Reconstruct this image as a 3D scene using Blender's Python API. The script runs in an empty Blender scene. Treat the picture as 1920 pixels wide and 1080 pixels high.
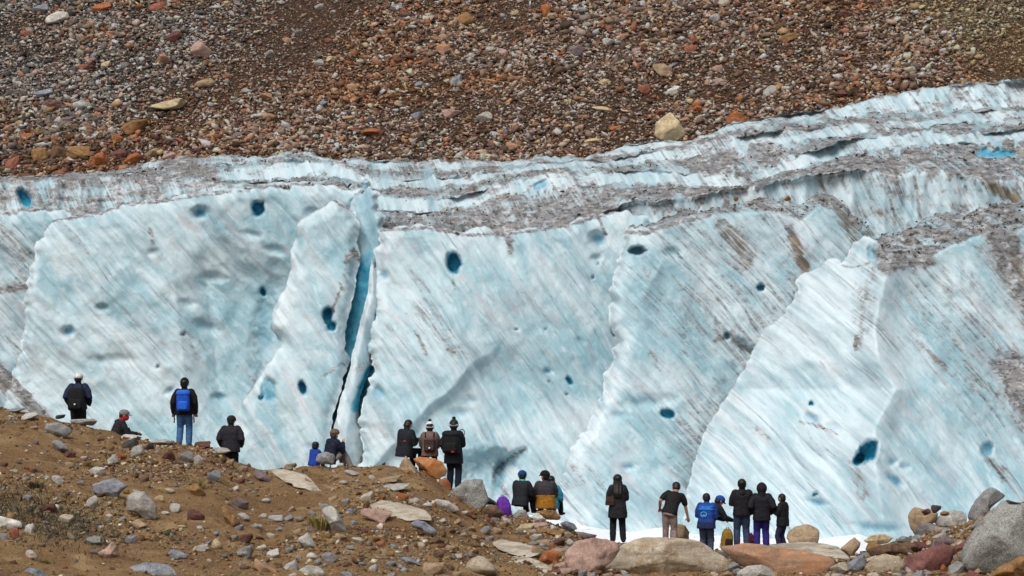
import bpy, bmesh, math, numpy as np
from mathutils import Vector, geometry
R = math.radians
F = 4330.0                      # focal length in photo pixels (1920 wide)
rng = np.random.default_rng(7)
scene = bpy.context.scene
COL = scene.collection

def P(px, py, Y):
    """point at distance Y seen at photo pixel px,py"""
    px = np.asarray(px, float); py = np.asarray(py, float); Y = np.asarray(Y, float)
    return np.stack(np.broadcast_arrays((px - 960) / F * Y, Y, (540 - py) / F * Y), -1)

def lin(h):
    h = h.lstrip('#')
    v = [int(h[i:i + 2], 16) / 255 for i in (0, 2, 4)]
    return tuple((c / 12.92 if c <= .04045 else ((c + .055) / 1.055) ** 2.4) for c in v)

# ------------------------------------------------------------------ noise
def _h(ix, iy, iz, s):
    h = (ix.astype(np.int64) * 374761393 + iy.astype(np.int64) * 668265263 + iz.astype(np.int64) * 2147483647 + s * 974634777) & 0xffffffff
    h = ((h ^ (h >> 13)) * 1274126177) & 0xffffffff
    h = ((h ^ (h >> 16)) * 2246822519) & 0xffffffff
    return ((h ^ (h >> 15)) & 0xffffff) / float(0xffffff)

def vnoise(x, y, z=0.0, s=0):
    x, y, z = np.broadcast_arrays(np.asarray(x, float), np.asarray(y, float), np.asarray(z, float))
    ix, iy, iz = np.floor(x), np.floor(y), np.floor(z)
    fx, fy, fz = x - ix, y - iy, z - iz
    fx, fy, fz = [f * f * (3 - 2 * f) for f in (fx, fy, fz)]
    r = 0
    for a in (0, 1):
        for b in (0, 1):
            for c in (0, 1):
                w = (fx if a else 1 - fx) * (fy if b else 1 - fy) * (fz if c else 1 - fz)
                r = r + w * _h(ix + a, iy + b, iz + c, s)
    return r * 2 - 1

def fbm(x, y, z=0.0, s=0, o=4, g=.5):
    r = 0; a = 1; t = 0
    for k in range(o):
        f = 2.03 ** k
        r = r + a * vnoise(np.asarray(x) * f, np.asarray(y) * f, np.asarray(z) * f, s + k * 17); t += a; a *= g
    return r / t

def worley(x, y, s=0):
    x = np.asarray(x, float); y = np.asarray(y, float)
    ix, iy = np.floor(x), np.floor(y); d = np.full(x.shape, 9.0); z0 = np.zeros_like(ix)
    for a in (-1, 0, 1):
        for b in (-1, 0, 1):
            cx = ix + a + _h(ix + a, iy + b, z0, s); cy = iy + b + _h(ix + a, iy + b, z0, s + 5)
            d = np.minimum(d, (cx - x) ** 2 + (cy - y) ** 2)
    return np.sqrt(d)

def sstep(a, b, x):
    t = np.clip((x - a) / (b - a), 0, 1)
    return t * t * (3 - 2 * t)

# ------------------------------------------------------------------ mesh helpers
def make_mesh(name, v, f, mat=None, smooth=False, attrs=None, fmat=None):
    """v (n,3); f array (m,3)/(m,4) or list of polygons"""
    me = bpy.data.meshes.new(name)
    v = np.asarray(v, np.float32)
    if isinstance(f, np.ndarray):
        m, k = f.shape; loops = f.ravel().astype(np.int32)
        starts = np.arange(0, m * k, k, dtype=np.int32)
    else:
        ln = np.array([len(q) for q in f], np.int32); m = len(f)
        loops = np.array([i for q in f for i in q], np.int32)
        starts = np.concatenate([[0], np.cumsum(ln)[:-1]]).astype(np.int32)
    me.vertices.add(len(v)); me.vertices.foreach_set('co', v.ravel())
    me.loops.add(len(loops)); me.loops.foreach_set('vertex_index', loops)
    me.polygons.add(m); me.polygons.foreach_set('loop_start', starts)
    if smooth:
        me.polygons.foreach_set('use_smooth', np.ones(m, bool))
    for mt in (mat if isinstance(mat, (list, tuple)) else [mat] if mat else []):
        me.materials.append(mt)
    if fmat is not None:
        me.polygons.foreach_set('material_index', np.asarray(fmat, np.int32))
    me.update(calc_edges=True); me.validate()
    for k, a in (attrs or {}).items():
        a = np.asarray(a, np.float32)
        if a.ndim == 1:
            at = me.attributes.new(k, 'FLOAT', 'POINT'); at.data.foreach_set('value', a)
        else:
            at = me.attributes.new(k, 'FLOAT_VECTOR', 'POINT'); at.data.foreach_set('vector', a.ravel())
    return me

def link(name, me, parent=None, loc=None):
    o = bpy.data.objects.new(name, me); COL.objects.link(o)
    if parent: o.parent = parent
    if loc is not None: o.location = [float(c) for c in loc]
    return o

def tag(o, label=None, cat=None, group=None, kind=None):
    if label: o['label'] = label
    if cat: o['category'] = cat
    if group: o['group'] = group
    if kind: o['kind'] = kind
    return o

def empty(name, loc, label=None, cat=None, group=None, rz=0):
    o = bpy.data.objects.new(name, None); COL.objects.link(o)
    o.location = [float(c) for c in loc]; o.rotation_euler = (0, 0, rz); o.empty_display_size = .2
    return tag(o, label, cat, group)

def ico(sub):
    t = (1 + 5 ** .5) / 2
    v = [(-1, t, 0), (1, t, 0), (-1, -t, 0), (1, -t, 0), (0, -1, t), (0, 1, t), (0, -1, -t), (0, 1, -t), (t, 0, -1), (t, 0, 1), (-t, 0, -1), (-t, 0, 1)]
    f = [(0, 11, 5), (0, 5, 1), (0, 1, 7), (0, 7, 10), (0, 10, 11), (1, 5, 9), (5, 11, 4), (11, 10, 2), (10, 7, 6), (7, 1, 8), (3, 9, 4), (3, 4, 2), (3, 2, 6), (3, 6, 8), (3, 8, 9), (4, 9, 5), (2, 4, 11), (6, 2, 10), (8, 6, 7), (9, 8, 1)]
    v = [np.array(p) / np.linalg.norm(p) for p in v]
    for _ in range(sub):
        cache = {}; nf = []
        def mid(a, b):
            k = (min(a, b), max(a, b))
            if k not in cache:
                m = v[a] + v[b]; v.append(m / np.linalg.norm(m)); cache[k] = len(v) - 1
            return cache[k]
        for a, b, c in f:
            x, y, z = mid(a, b), mid(b, c), mid(c, a)
            nf += [(a, x, z), (b, y, x), (c, z, y), (x, y, z)]
        f = nf
    return np.array(v), np.array(f)
ICO = {k: ico(k) for k in range(5)}

# ------------------------------------------------------------------ node helper
class NT:
    def __init__(s, name):
        s.m = bpy.data.materials.new(name); s.m.use_nodes = True
        s.t = s.m.node_tree; s.t.nodes.clear()
        s.out = s.n('ShaderNodeOutputMaterial'); s.b = s.n('ShaderNodeBsdfPrincipled')
        s.l(s.b.outputs[0], s.out.inputs[0])
    def n(s, t, **kw):
        x = s.t.nodes.new(t)
        for k, v in kw.items(): setattr(x, k, v)
        return x
    def l(s, a, b): s.t.links.new(a, b)
    def setin(s, sock, v):
        if isinstance(v, bpy.types.NodeSocket): s.l(v, sock)
        elif v is not None:
            if isinstance(v, tuple) and len(v) == 3 and sock.type == 'RGBA': v = v + (1,)
            sock.default_value = v
    def attr(s, name, vec=False):
        a = s.n('ShaderNodeAttribute'); a.attribute_name = name
        return a.outputs['Vector' if vec else 'Fac']
    def mapping(s, vec, scale=(1, 1, 1), loc=(0, 0, 0), rot=(0, 0, 0)):
        m = s.n('ShaderNodeMapping'); s.l(vec, m.inputs[0])
        m.inputs[1].default_value = loc; m.inputs[2].default_value = rot; m.inputs[3].default_value = scale
        return m.outputs[0]
    def noise(s, vec, scale=1, detail=4, rough=.55, dist=0):
        x = s.n('ShaderNodeTexNoise'); s.l(vec, x.inputs['Vector'])
        x.inputs['Scale'].default_value = scale; x.inputs['Detail'].default_value = detail
        x.inputs['Roughness'].default_value = rough; x.inputs['Distortion'].default_value = dist
        return x.outputs[0]
    def voro(s, vec, scale=1, feature='F1'):
        x = s.n('ShaderNodeTexVoronoi', feature=feature); s.l(vec, x.inputs['Vector']); x.inputs['Scale'].default_value = scale
        return x
    def ramp(s, fac, a, b):
        x = s.n('ShaderNodeMapRange'); x.interpolation_type = 'SMOOTHSTEP'
        s.setin(x.inputs[0], fac); x.inputs[1].default_value = a; x.inputs[2].default_value = b
        return x.outputs[0]
    def math(s, op, a, b=None, clamp=False):
        x = s.n('ShaderNodeMath', operation=op); x.use_clamp = clamp
        s.setin(x.inputs[0], a)
        if b is not None: s.setin(x.inputs[1], b)
        return x.outputs[0]
    def mix(s, fac, a, b, mode='MIX'):
        x = s.n('ShaderNodeMix', data_type='RGBA', blend_type=mode)
        s.setin(x.inputs[0], fac); s.setin(x.inputs[6], a); s.setin(x.inputs[7], b)
        return x.outputs[2]
    def bump(s, h, strength=.5, dist=.05, prev=None):
        x = s.n('ShaderNodeBump'); x.inputs['Strength'].default_value = strength; x.inputs['Distance'].default_value = dist
        s.l(h, x.inputs['Height'])
        if prev is not None: s.l(prev, x.inputs['Normal'])
        return x.outputs[0]
    def done(s, col, rough=.8, normal=None, spec=.3):
        s.setin(s.b.inputs['Base Color'], col); s.setin(s.b.inputs['Roughness'], rough)
        s.b.inputs['Specular IOR Level'].default_value = spec
        if normal is not None: s.l(normal, s.b.inputs['Normal'])
        return s.m
# ------------------------------------------------------------------ materials
def ice_material():
    t = NT('glacier_ice')
    geo = t.n('ShaderNodeNewGeometry').outputs['Position']
    suv = t.attr('suv', True); dirt_shade = t.attr('dirt_shade'); blue = t.attr('blue'); white = t.attr('white')
    fine = t.noise(t.mapping(suv, (7.0, .5, 1)), 1, 6, .66, .5)
    mid = t.noise(t.mapping(suv, (2.6, .42, 1), (3, 7, 1)), 1, 6, .62, .5)
    band = t.noise(t.mapping(suv, (.55, .12, 1), (9, 2, 1)), 1, 3, .5, .6)
    patch = t.noise(t.mapping(suv, (.55, .26, 1), (1, 9, 1)), 1, 4, .6, .6)
    patch2 = t.noise(t.mapping(suv, (1.5, .40, 1), (40, 0, 9)), 1, 6, .62, .6)
    mott = t.noise(t.mapping(suv, (3.4, .95, 1), (4, 5, 1)), 1, 6, .66, .5)
    # clean ice: white weathered crust over pale blue, drawn out along the layers of the ice
    c = t.mix(t.ramp(patch, .36, .64), lin('#93b7c2'), lin('#bfd1d7'))
    c = t.mix(t.math('MULTIPLY', t.ramp(mott, .47, .70), .55), c, lin('#d0e2e8'))
    c = t.mix(t.math('MULTIPLY', t.ramp(patch2, .52, .72), .6), c, lin('#74a2b1'))
    c = t.mix(t.math('MULTIPLY', t.ramp(t.noise(t.mapping(suv, (2.2, .5, 1), (14, 3, 1)), 1, 6, .64, .5), .54, .70), .6), c, lin('#b9b3b8'))
    c = t.mix(t.math('MULTIPLY', t.math('MULTIPLY', t.ramp(fine, .52, .72), t.ramp(patch, .40, .66)), .55), c, lin('#d6e5ea'))
    c = t.mix(t.math('MULTIPLY', white, t.ramp(mott, .25, .6)), c, lin('#d3e0e6'))  # mask also whitens outlines and left facet: lit ice put into the colour
    # fine silt lines that follow the foliation of the ice
    zone = t.math('ADD', t.math('MULTIPLY', t.ramp(band, .36, .62), t.ramp(t.noise(geo, .55, 4, .6), .34, .62)), t.math('MULTIPLY', dirt_shade, .9), True)
    lines = t.math('MULTIPLY', t.ramp(fine, .50, .34), t.ramp(mid, .62, .40))
    f1 = t.math('MULTIPLY', lines, zone)
    c = t.mix(t.math('MULTIPLY', f1, .8), c, lin('#74777d'))
    soft = t.noise(t.mapping(suv, (1.5, .2, 1), (5, 1, 1)), 1, 5, .6, .4)
    c = t.mix(t.math('MULTIPLY', t.ramp(soft, .52, .7), .45), c, lin('#7b949f'))
    pink = t.math('MULTIPLY', t.ramp(mid, .50, .72), t.ramp(band, .45, .7))
    c = t.mix(t.math('MULTIPLY', pink, .5), c, lin('#c4bab8'))
    # debris stains, plus a few strokes of painted shade
    spot = t.noise(geo, 3.5, 6, .7)
    k = t.math('ADD', t.math('MULTIPLY', dirt_shade, 1.35), t.math('MULTIPLY', t.math('SUBTRACT', spot, .5), 1.7))
    k2 = t.ramp(t.math('ADD', k, t.math('MULTIPLY', t.math('SUBTRACT', fine, .5), -2.6)), .25, 1.25)
    k2 = t.math('MULTIPLY', k2, t.ramp(dirt_shade, .02, .25))
    dcol = t.mix(t.ramp(t.noise(geo, 1.3, 3), .38, .62), lin('#7c797a'), lin('#8f8985'))
    flat_ = t.mapping(geo, (1, .35, 2.2))
    dcol = t.mix(t.ramp(t.noise(flat_, 3.2, 6, .72), .44, .62), dcol, lin('#3c3836'))
    dcol = t.mix(t.ramp(t.noise(t.mapping(geo, (1, .35, 2.0), (5, 5, 5)), 2.6, 6, .72), .50, .64), dcol, lin('#b9b8bb'))
    brown = t.attr('brown')
    dcol = t.mix(brown, dcol, t.mix(t.ramp(fine, .4, .6), lin('#4a3a2a'), lin('#8b7558')))
    c = t.mix(t.math('MULTIPLY', k2, .93), c, dcol)
    # clear blue ice where the crust is gone
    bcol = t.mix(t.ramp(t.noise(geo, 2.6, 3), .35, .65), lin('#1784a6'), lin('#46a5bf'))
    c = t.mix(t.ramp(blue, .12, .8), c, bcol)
    h = t.math('ADD', t.math('MULTIPLY', fine, .45), t.math('MULTIPLY', t.noise(geo, 6, 5, .65), .8))
    nrm = t.bump(h, .55, .09)
    nrm = t.bump(t.voro(t.mapping(geo, (1, 1, 1)), 1.9, 'SMOOTH_F1').outputs[0], .22, .25, nrm)
    return t.done(c, t.math('ADD', t.math('MULTIPLY', mott, .25), .32), nrm, .35)

def rock_material(name, c1, c2, speck=.5, band=0.0, scale=1.0):
    t = NT(name)
    tc = t.n('ShaderNodeTexCoord').outputs['Object']
    inf = t.n('ShaderNodeObjectInfo')
    ad = t.n('ShaderNodeVectorMath', operation='ADD'); t.l(tc, ad.inputs[0])
    sc = t.n('ShaderNodeVectorMath', operation='SCALE'); t.l(inf.outputs['Location'], sc.inputs[0]); sc.inputs['Scale'].default_value = 1.7
    t.l(sc.outputs[0], ad.inputs[1]); v = ad.outputs[0]
    def dull(c):
        g = .3 * c[0] + .6 * c[1] + .1 * c[2]
        return tuple(.95 * (x * .9 + g * .1) for x in c)
    a = dull(lin(c1)); b = dull(lin(c2))
    big = t.noise(v, 2.3 * scale, 5, .6, .3)
    c = t.mix(t.ramp(big, .42, .62), a, b)
    c = t.mix(t.math('MULTIPLY', t.ramp(t.noise(v, 7 * scale, 5, .65), .48, .7), .5), c, tuple(min(1, x * 1.45 + .03) for x in a))
    c = t.mix(t.math('MULTIPLY', t.ramp(t.noise(v, 34 * scale, 3, .7), .52, .62), speck), c, tuple(x * .33 for x in a))
    c = t.mix(t.math('MULTIPLY', t.ramp(t.noise(t.mapping(v, (1, 1, 1), (7, 3, 1)), 28 * scale, 3, .7), .56, .66), speck), c, tuple(min(.8, x * 1.6 + .06) for x in a))
    c = t.mix(t.math('MULTIPLY', t.ramp(t.noise(v, 4.5 * scale, 6, .7), .57, .68), .6), c, tuple(x * .42 for x in b))
    if band:
        w = t.noise(t.mapping(v, (1.2, 1.2, 11), rot=(0, R(16), 0)), 1, 4, .6, .5)
        c = t.mix(t.math('MULTIPLY', t.ramp(w, .48, .6), band), c, tuple(x * .55 for x in b))
    h = t.math('ADD', t.noise(v, 9 * scale, 6, .7), t.math('MULTIPLY', t.noise(v, 45 * scale, 3, .6), .35))
    return t.done(c, .85, t.bump(h, .55, .045 / scale), .25)

ROCK = {}
for nm, a, b, sp, bd in [
    ('grey', '#8f8e8d', '#777674', .55, .15), ('bluegrey', '#8b8f97', '#6d727c', .5, .1), ('palegrey', '#b3afa9', '#97928a', .5, .25),
    ('white', '#cdc8bf', '#aba59b', .4, .2), ('tan', '#a98f70', '#8b7458', .4, .2), ('cream', '#c9b48b', '#a8926b', .35, .2),
    ('ochre', '#9b7340', '#7b5a34', .35, .25), ('orange', '#b0652f', '#85502e', .35, .2), ('red', '#9c5a45', '#7c483a', .4, .1),
    ('maroon', '#6f463f', '#583833', .4, .1), ('purple', '#7d6a6c', '#655659', .4, .15), ('brown', '#75583f', '#5d4634', .4, .2),
    ('dark', '#4d4745', '#3c3836', .4, .1), ('pink', '#b39384', '#98796b', .4, .2), ('slab', '#c3b7a4', '#a89983', .3, .55),
    ('orangeslab', '#b07e58', '#a08268', .3, .3), ('boulder', '#b8ab97', '#a08a6c', .4, .3), ('granite', '#95948f', '#84837e', .9, 0),
    ('darkred', '#80524a', '#643f3b', .4, .2), ('twotone', '#b5712f', '#9a8b74', .35, 0), ('magpie', '#524e4a', '#8d8a85', .5, .4)]:
    ROCK[nm] = rock_material('rock_' + nm, a, b, sp, bd)

def stone_material():
    t = NT('loose_stone')
    c = t.attr('col', True)
    geo = t.n('ShaderNodeNewGeometry').outputs['Position']
    n = t.noise(geo, 14, 3, .6)
    c2 = t.mix(t.math('MULTIPLY', t.ramp(n, .35, .7), .5), c, (.03, .025, .02), 'MIX')
    return t.done(c2, .88, t.bump(t.noise(geo, 25, 3), .4, .02), .2)
STONE = stone_material()

def soil_material():
    t = NT('moraine_soil')
    geo = t.n('ShaderNodeNewGeometry').outputs['Position']
    a = t.noise(geo, .55, 5, .6); b = t.noise(geo, 3.1, 6, .65); d = t.noise(geo, 24, 4, .7)
    c = t.mix(t.ramp(a, .35, .65), lin('#866747'), lin('#9d7e58'))
    c = t.mix(t.ramp(b, .5, .72), c, lin('#6d5239'))
    c = t.mix(t.math('MULTIPLY', t.ramp(t.noise(t.mapping(geo, (1, 1, 1), (4, 4, 4)), 1.2, 4), .53, .68), .7), c, lin('#b69a70'))
    c = t.mix(t.math('MULTIPLY', t.ramp(d, .5, .66), .55), c, lin('#4a3521'))
    c = t.mix(t.math('MULTIPLY', t.ramp(t.noise(geo, 40, 2, .6), .58, .66), .7), c, lin('#bfae94'))
    h = t.math('ADD', b, t.math('MULTIPLY', d, .6))
    return t.done(c, .95, t.bump(t.noise(geo, 11, 6, .75), .9, .06, t.bump(h, .9, .10)), .1)
SOIL = soil_material()

def scree_material():
    t = NT('scree')
    geo = t.n('ShaderNodeNewGeometry').outputs['Position']
    col = t.attr('col', True)
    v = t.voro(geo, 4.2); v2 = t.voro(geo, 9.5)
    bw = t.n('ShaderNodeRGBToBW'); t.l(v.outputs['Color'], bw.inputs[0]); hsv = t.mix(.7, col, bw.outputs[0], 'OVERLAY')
    c = t.mix(t.ramp(v2.outputs['Distance'], .25, .7), hsv, (.03, .022, .016))  # cell gaps painted dark, standing for shade between stones
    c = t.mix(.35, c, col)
    h = t.math('MULTIPLY', v.outputs['Distance'], -1)
    return t.done(c, .92, t.bump(h, .9, .15), .15)
SCREE = scree_material()

def snow_material():
    t = NT('snow')
    geo = t.n('ShaderNodeNewGeometry').outputs['Position']
    n = t.noise(geo, 1.6, 5)
    c = t.mix(t.ramp(n, .4, .7), (.86, .88, .9), (.8, .83, .86))
    c = t.mix(t.math('MULTIPLY', t.ramp(t.noise(t.mapping(geo, (1, .5, 1), (3, 1, 0)), 1.1, 6, .7), .56, .72), .6), c, lin('#a9a49c'))
    return t.done(c, .6, t.bump(t.noise(geo, 3, 5), .4, .1), .2)
SNOW = snow_material()
ICE = ice_material()

def plain(name, col, rough=.8, var=.25, scale=30, spec=.2):
    t = NT(name)
    tc = t.n('ShaderNodeTexCoord').outputs['Object']
    c = lin(col) if isinstance(col, str) else col
    n = t.noise(tc, scale, 4, .6)
    k = t.mix(t.ramp(n, .35, .7), tuple(x * (1 - var) for x in c), tuple(min(1, x * (1 + var)) for x in c))
    return t.done(k, rough, t.bump(t.noise(tc, scale * 2.5, 3), .25, .006), spec)
_pm = {}
def cloth(col, rough=.8, var=.25, spec=.2):
    k = (col, rough)
    if k not in _pm: _pm[k] = plain('fabric_' + col.strip('#'), col, rough, var, 22, spec)
    return _pm[k]
# ------------------------------------------------------------------ moraine ground in front
CX = [-900, -300, 0, 60, 130, 190, 260, 330, 400, 450, 490, 540, 600, 650, 700, 740, 790, 830, 870, 920, 960, 1020, 1050, 1090, 1120, 1170, 1230, 1300, 1380, 1450, 1530, 1590, 1650, 1700, 1730, 1770, 1820, 1870, 1920, 2100, 2820]
CY = [690, 735, 762, 774, 792, 804, 824, 832, 844, 866, 882, 876, 873, 876, 874, 873, 880, 903, 932, 955, 966, 974, 986, 1006, 1020, 1024, 1026, 1030, 1032, 1034, 1042, 1044, 1032, 1014, 998, 990, 978, 958, 945, 940, 930]
def crest_y(px): return np.interp(px, CX, CY) + 2.5 * vnoise(np.asarray(px) / 23., 0, 0, 3) + 1.2 * vnoise(np.asarray(px) / 7., 0, 0, 4)
def crest_Y(px): return 59.3 + .5 * vnoise(np.asarray(px) / 160., 0, 0, 9)
def base_Y(px): return np.interp(px, [-900, 0, 700, 1200, 1920, 2820], [40, 43, 46, 51, 51, 49])

def ground_z(px, Y):
    px = np.asarray(px, float); Y = np.asarray(Y, float)
    yc, Yc, Yb = crest_y(px), crest_Y(px), base_Y(px)
    t = np.clip((Y - Yb) / (Yc - Yb), 0, 1)
    yim = 1084 + (yc - 1084) * (1 - (1 - t) ** 1.25)
    z = (540 - yim) / F * np.clip(Y, Yb, Yc)
    zb = -544 / F * Yb
    near = np.clip(Y / Yb, 0, 1)
    z = np.where(Y < Yb, -2.2 + (zb + 2.2) * near ** .8, z)
    d = np.clip(Y - Yc, 0, None)
    z = np.where(Y > Yc, np.maximum(z - .38 * d - .10 * d * d, -13.2), z)
    x = (px - 960) / F * Y
    damp = sstep(0, 1.2, Yc - Y)
    rel = .16 * fbm(x * .8, Y * .8, 0, 21, 4) + .05 * fbm(x * 3.5, Y * 3.5, 0, 25, 3)
    return z + rel * (.15 + .85 * damp)

def ground_y(px, Y): return 540 - ground_z(px, Y) / Y * F

def hit(px, py):
    """distance at which the sight line of a photo pixel meets the ground"""
    Yc = float(crest_Y(px)); Yb = float(base_Y(px))
    Ys = np.linspace(Yb - 5, Yc, 260)
    yy = ground_y(np.full_like(Ys, px), Ys)
    k = np.nonzero(yy <= py)[0]
    return float(Ys[k[0]]) if len(k) else Yc + .05

def grid_mesh(name, PX, YY, zf, mat, attrs=None):
    A, B = np.meshgrid(PX, YY)
    z = zf(A, B); x = (A - 960) / F * B
    v = np.stack([x, B, z], -1).reshape(-1, 3)
    n, m = len(YY), len(PX)
    i = np.arange((n - 1) * (m - 1)); r = i // (m - 1); c = i % (m - 1); a = r * m + c
    f = np.stack([a, a + 1, a + m + 1, a + m], -1)
    return make_mesh(name, v, f, mat, True, attrs)

YY = np.concatenate([np.linspace(1, 38, 38), np.arange(38.4, 63, .11), np.linspace(63.2, 84, 50), np.linspace(86, 240, 30)])
g = link('moraine_ground', grid_mesh('moraine_ground', np.arange(-900, 2821, 7.0), YY, ground_z, SOIL)); tag(g, kind='structure')

def snow_z(px, Y):
    t = (Y - 60.5) / (86 - 60.5)
    top = np.interp(px, [600, 1040, 1080, 1130, 1180, 1230, 1280, 1330, 1400, 1480, 1540, 1580, 1612, 1650, 1690, 1740, 1900, 2400], [960, 975, 982, 992, 1000, 993, 992, 1000, 998, 1004, 1003, 996, 990, 1000, 1004, 996, 990, 985])
    y = 1085 + (top - 1085) * np.clip(t, 0, 1.1) ** .8
    x = (px - 960) / F * Y
    return (540 - y) / F * Y + .22 * fbm(x * .45, Y * .45, 0, 77, 4) * sstep(.1, .4, t)
s_ = link('snow', grid_mesh('snow', np.arange(700, 2400, 8.0), np.linspace(61.0, 88, 110), snow_z, SNOW)); tag(s_, kind='structure')
# ------------------------------------------------------------------ the glacier
glacier = empty('glacier', P(960, 1000, 90), 'pale blue glacier ice wall with dirty top standing behind the people', 'glacier')
GL = np.array(glacier.location)

def seg_dist(X, Y, pts):
    d = np.full(X.shape, 1e9)
    for (x0, y0), (x1, y1) in zip(pts[:-1], pts[1:]):
        dx, dy = x1 - x0, y1 - y0; L = dx * dx + dy * dy + 1e-9
        t = np.clip(((X - x0) * dx + (Y - y0) * dy) / L, 0, 1)
        d = np.minimum(d, np.hypot(X - x0 - t * dx, Y - y0 - t * dy))
    return d

def inside(X, Y, poly):
    r = np.zeros(X.shape, bool); n = len(poly)
    for i in range(n):
        x0, y0 = poly[i]; x1, y1 = poly[(i + 1) % n]
        c = ((y0 > Y) != (y1 > Y)) & (X < (x1 - x0) * (Y - y0) / (y1 - y0 + 1e-12) + x0)
        r ^= c
    return r

def ragged(poly, amp=3.2, step=3.6, seed=0, closed=True):
    out = []; n = len(poly)
    for i in range(n if closed else n - 1):
        x0, y0 = poly[i]; x1, y1 = poly[(i + 1) % n]
        L = math.hypot(x1 - x0, y1 - y0); k = max(1, int(L / step))
        for j in range(k):
            t = j / k; x = x0 + (x1 - x0) * t; y = y0 + (y1 - y0) * t
            a = amp * min(1, 4 * min(t, 1 - t) + .25)
            o = a * (fbm(x / 34, y / 34, 0, seed, 2) * 1.6 + fbm(x / 12, y / 12, 0, seed + 3, 3, .6) * 1.3)
            out.append((x - (y1 - y0) / (L + 1e-9) * o, y + (x1 - x0) / (L + 1e-9) * o))
    return out

def streak_uv(w, ang, bend, seed):
    a = R(ang)
    al = w[:, 0] * math.cos(a) - w[:, 2] * math.sin(a)
    ac = w[:, 0] * math.sin(a) + w[:, 2] * math.cos(a)
    ac = ac + bend * .01 * al * al + .25 * fbm(w[:, 0] * .3, w[:, 2] * .3, 0, seed + 4, 3)
    return np.stack([ac + seed * 3.7, al + w[:, 1] * .4, np.full(len(w), seed * 1.0)], -1)

def hole_field(X, Y, holes):
    dep = np.zeros(X.shape); blu = np.zeros(X.shape)
    for (hx, hy, rx, ry, rot, D, b) in holes:
        D = D * (.42 if b > .46 else 1)
        c, s = math.cos(R(rot)), math.sin(R(rot))
        dx, dy = X - hx, Y - hy
        u = (dx * c + dy * s) / rx; v = (-dx * s + dy * c) / ry
        e = np.sqrt(u * u + v * v) + .25 * fbm(X / 9, Y / 9, 0, int(hx), 3)
        soft = b < .45
        k = sstep(1.5, .1, e) if soft else sstep(1.18, .62, e); dep += D * k * (.45 if soft else 1)
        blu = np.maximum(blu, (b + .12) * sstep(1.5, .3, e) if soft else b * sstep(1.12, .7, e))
    return dep, blu

def stroke_field(X, Y, strokes):
    r = np.zeros(X.shape)
    for (pts, w, s) in strokes:
        d = seg_dist(X, Y, pts) / w * (1 + .45 * fbm(X / 11, Y / 11, 0, 5, 3))
        r = np.maximum(r, s * sstep(1.5, .25, d))
    return r

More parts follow.
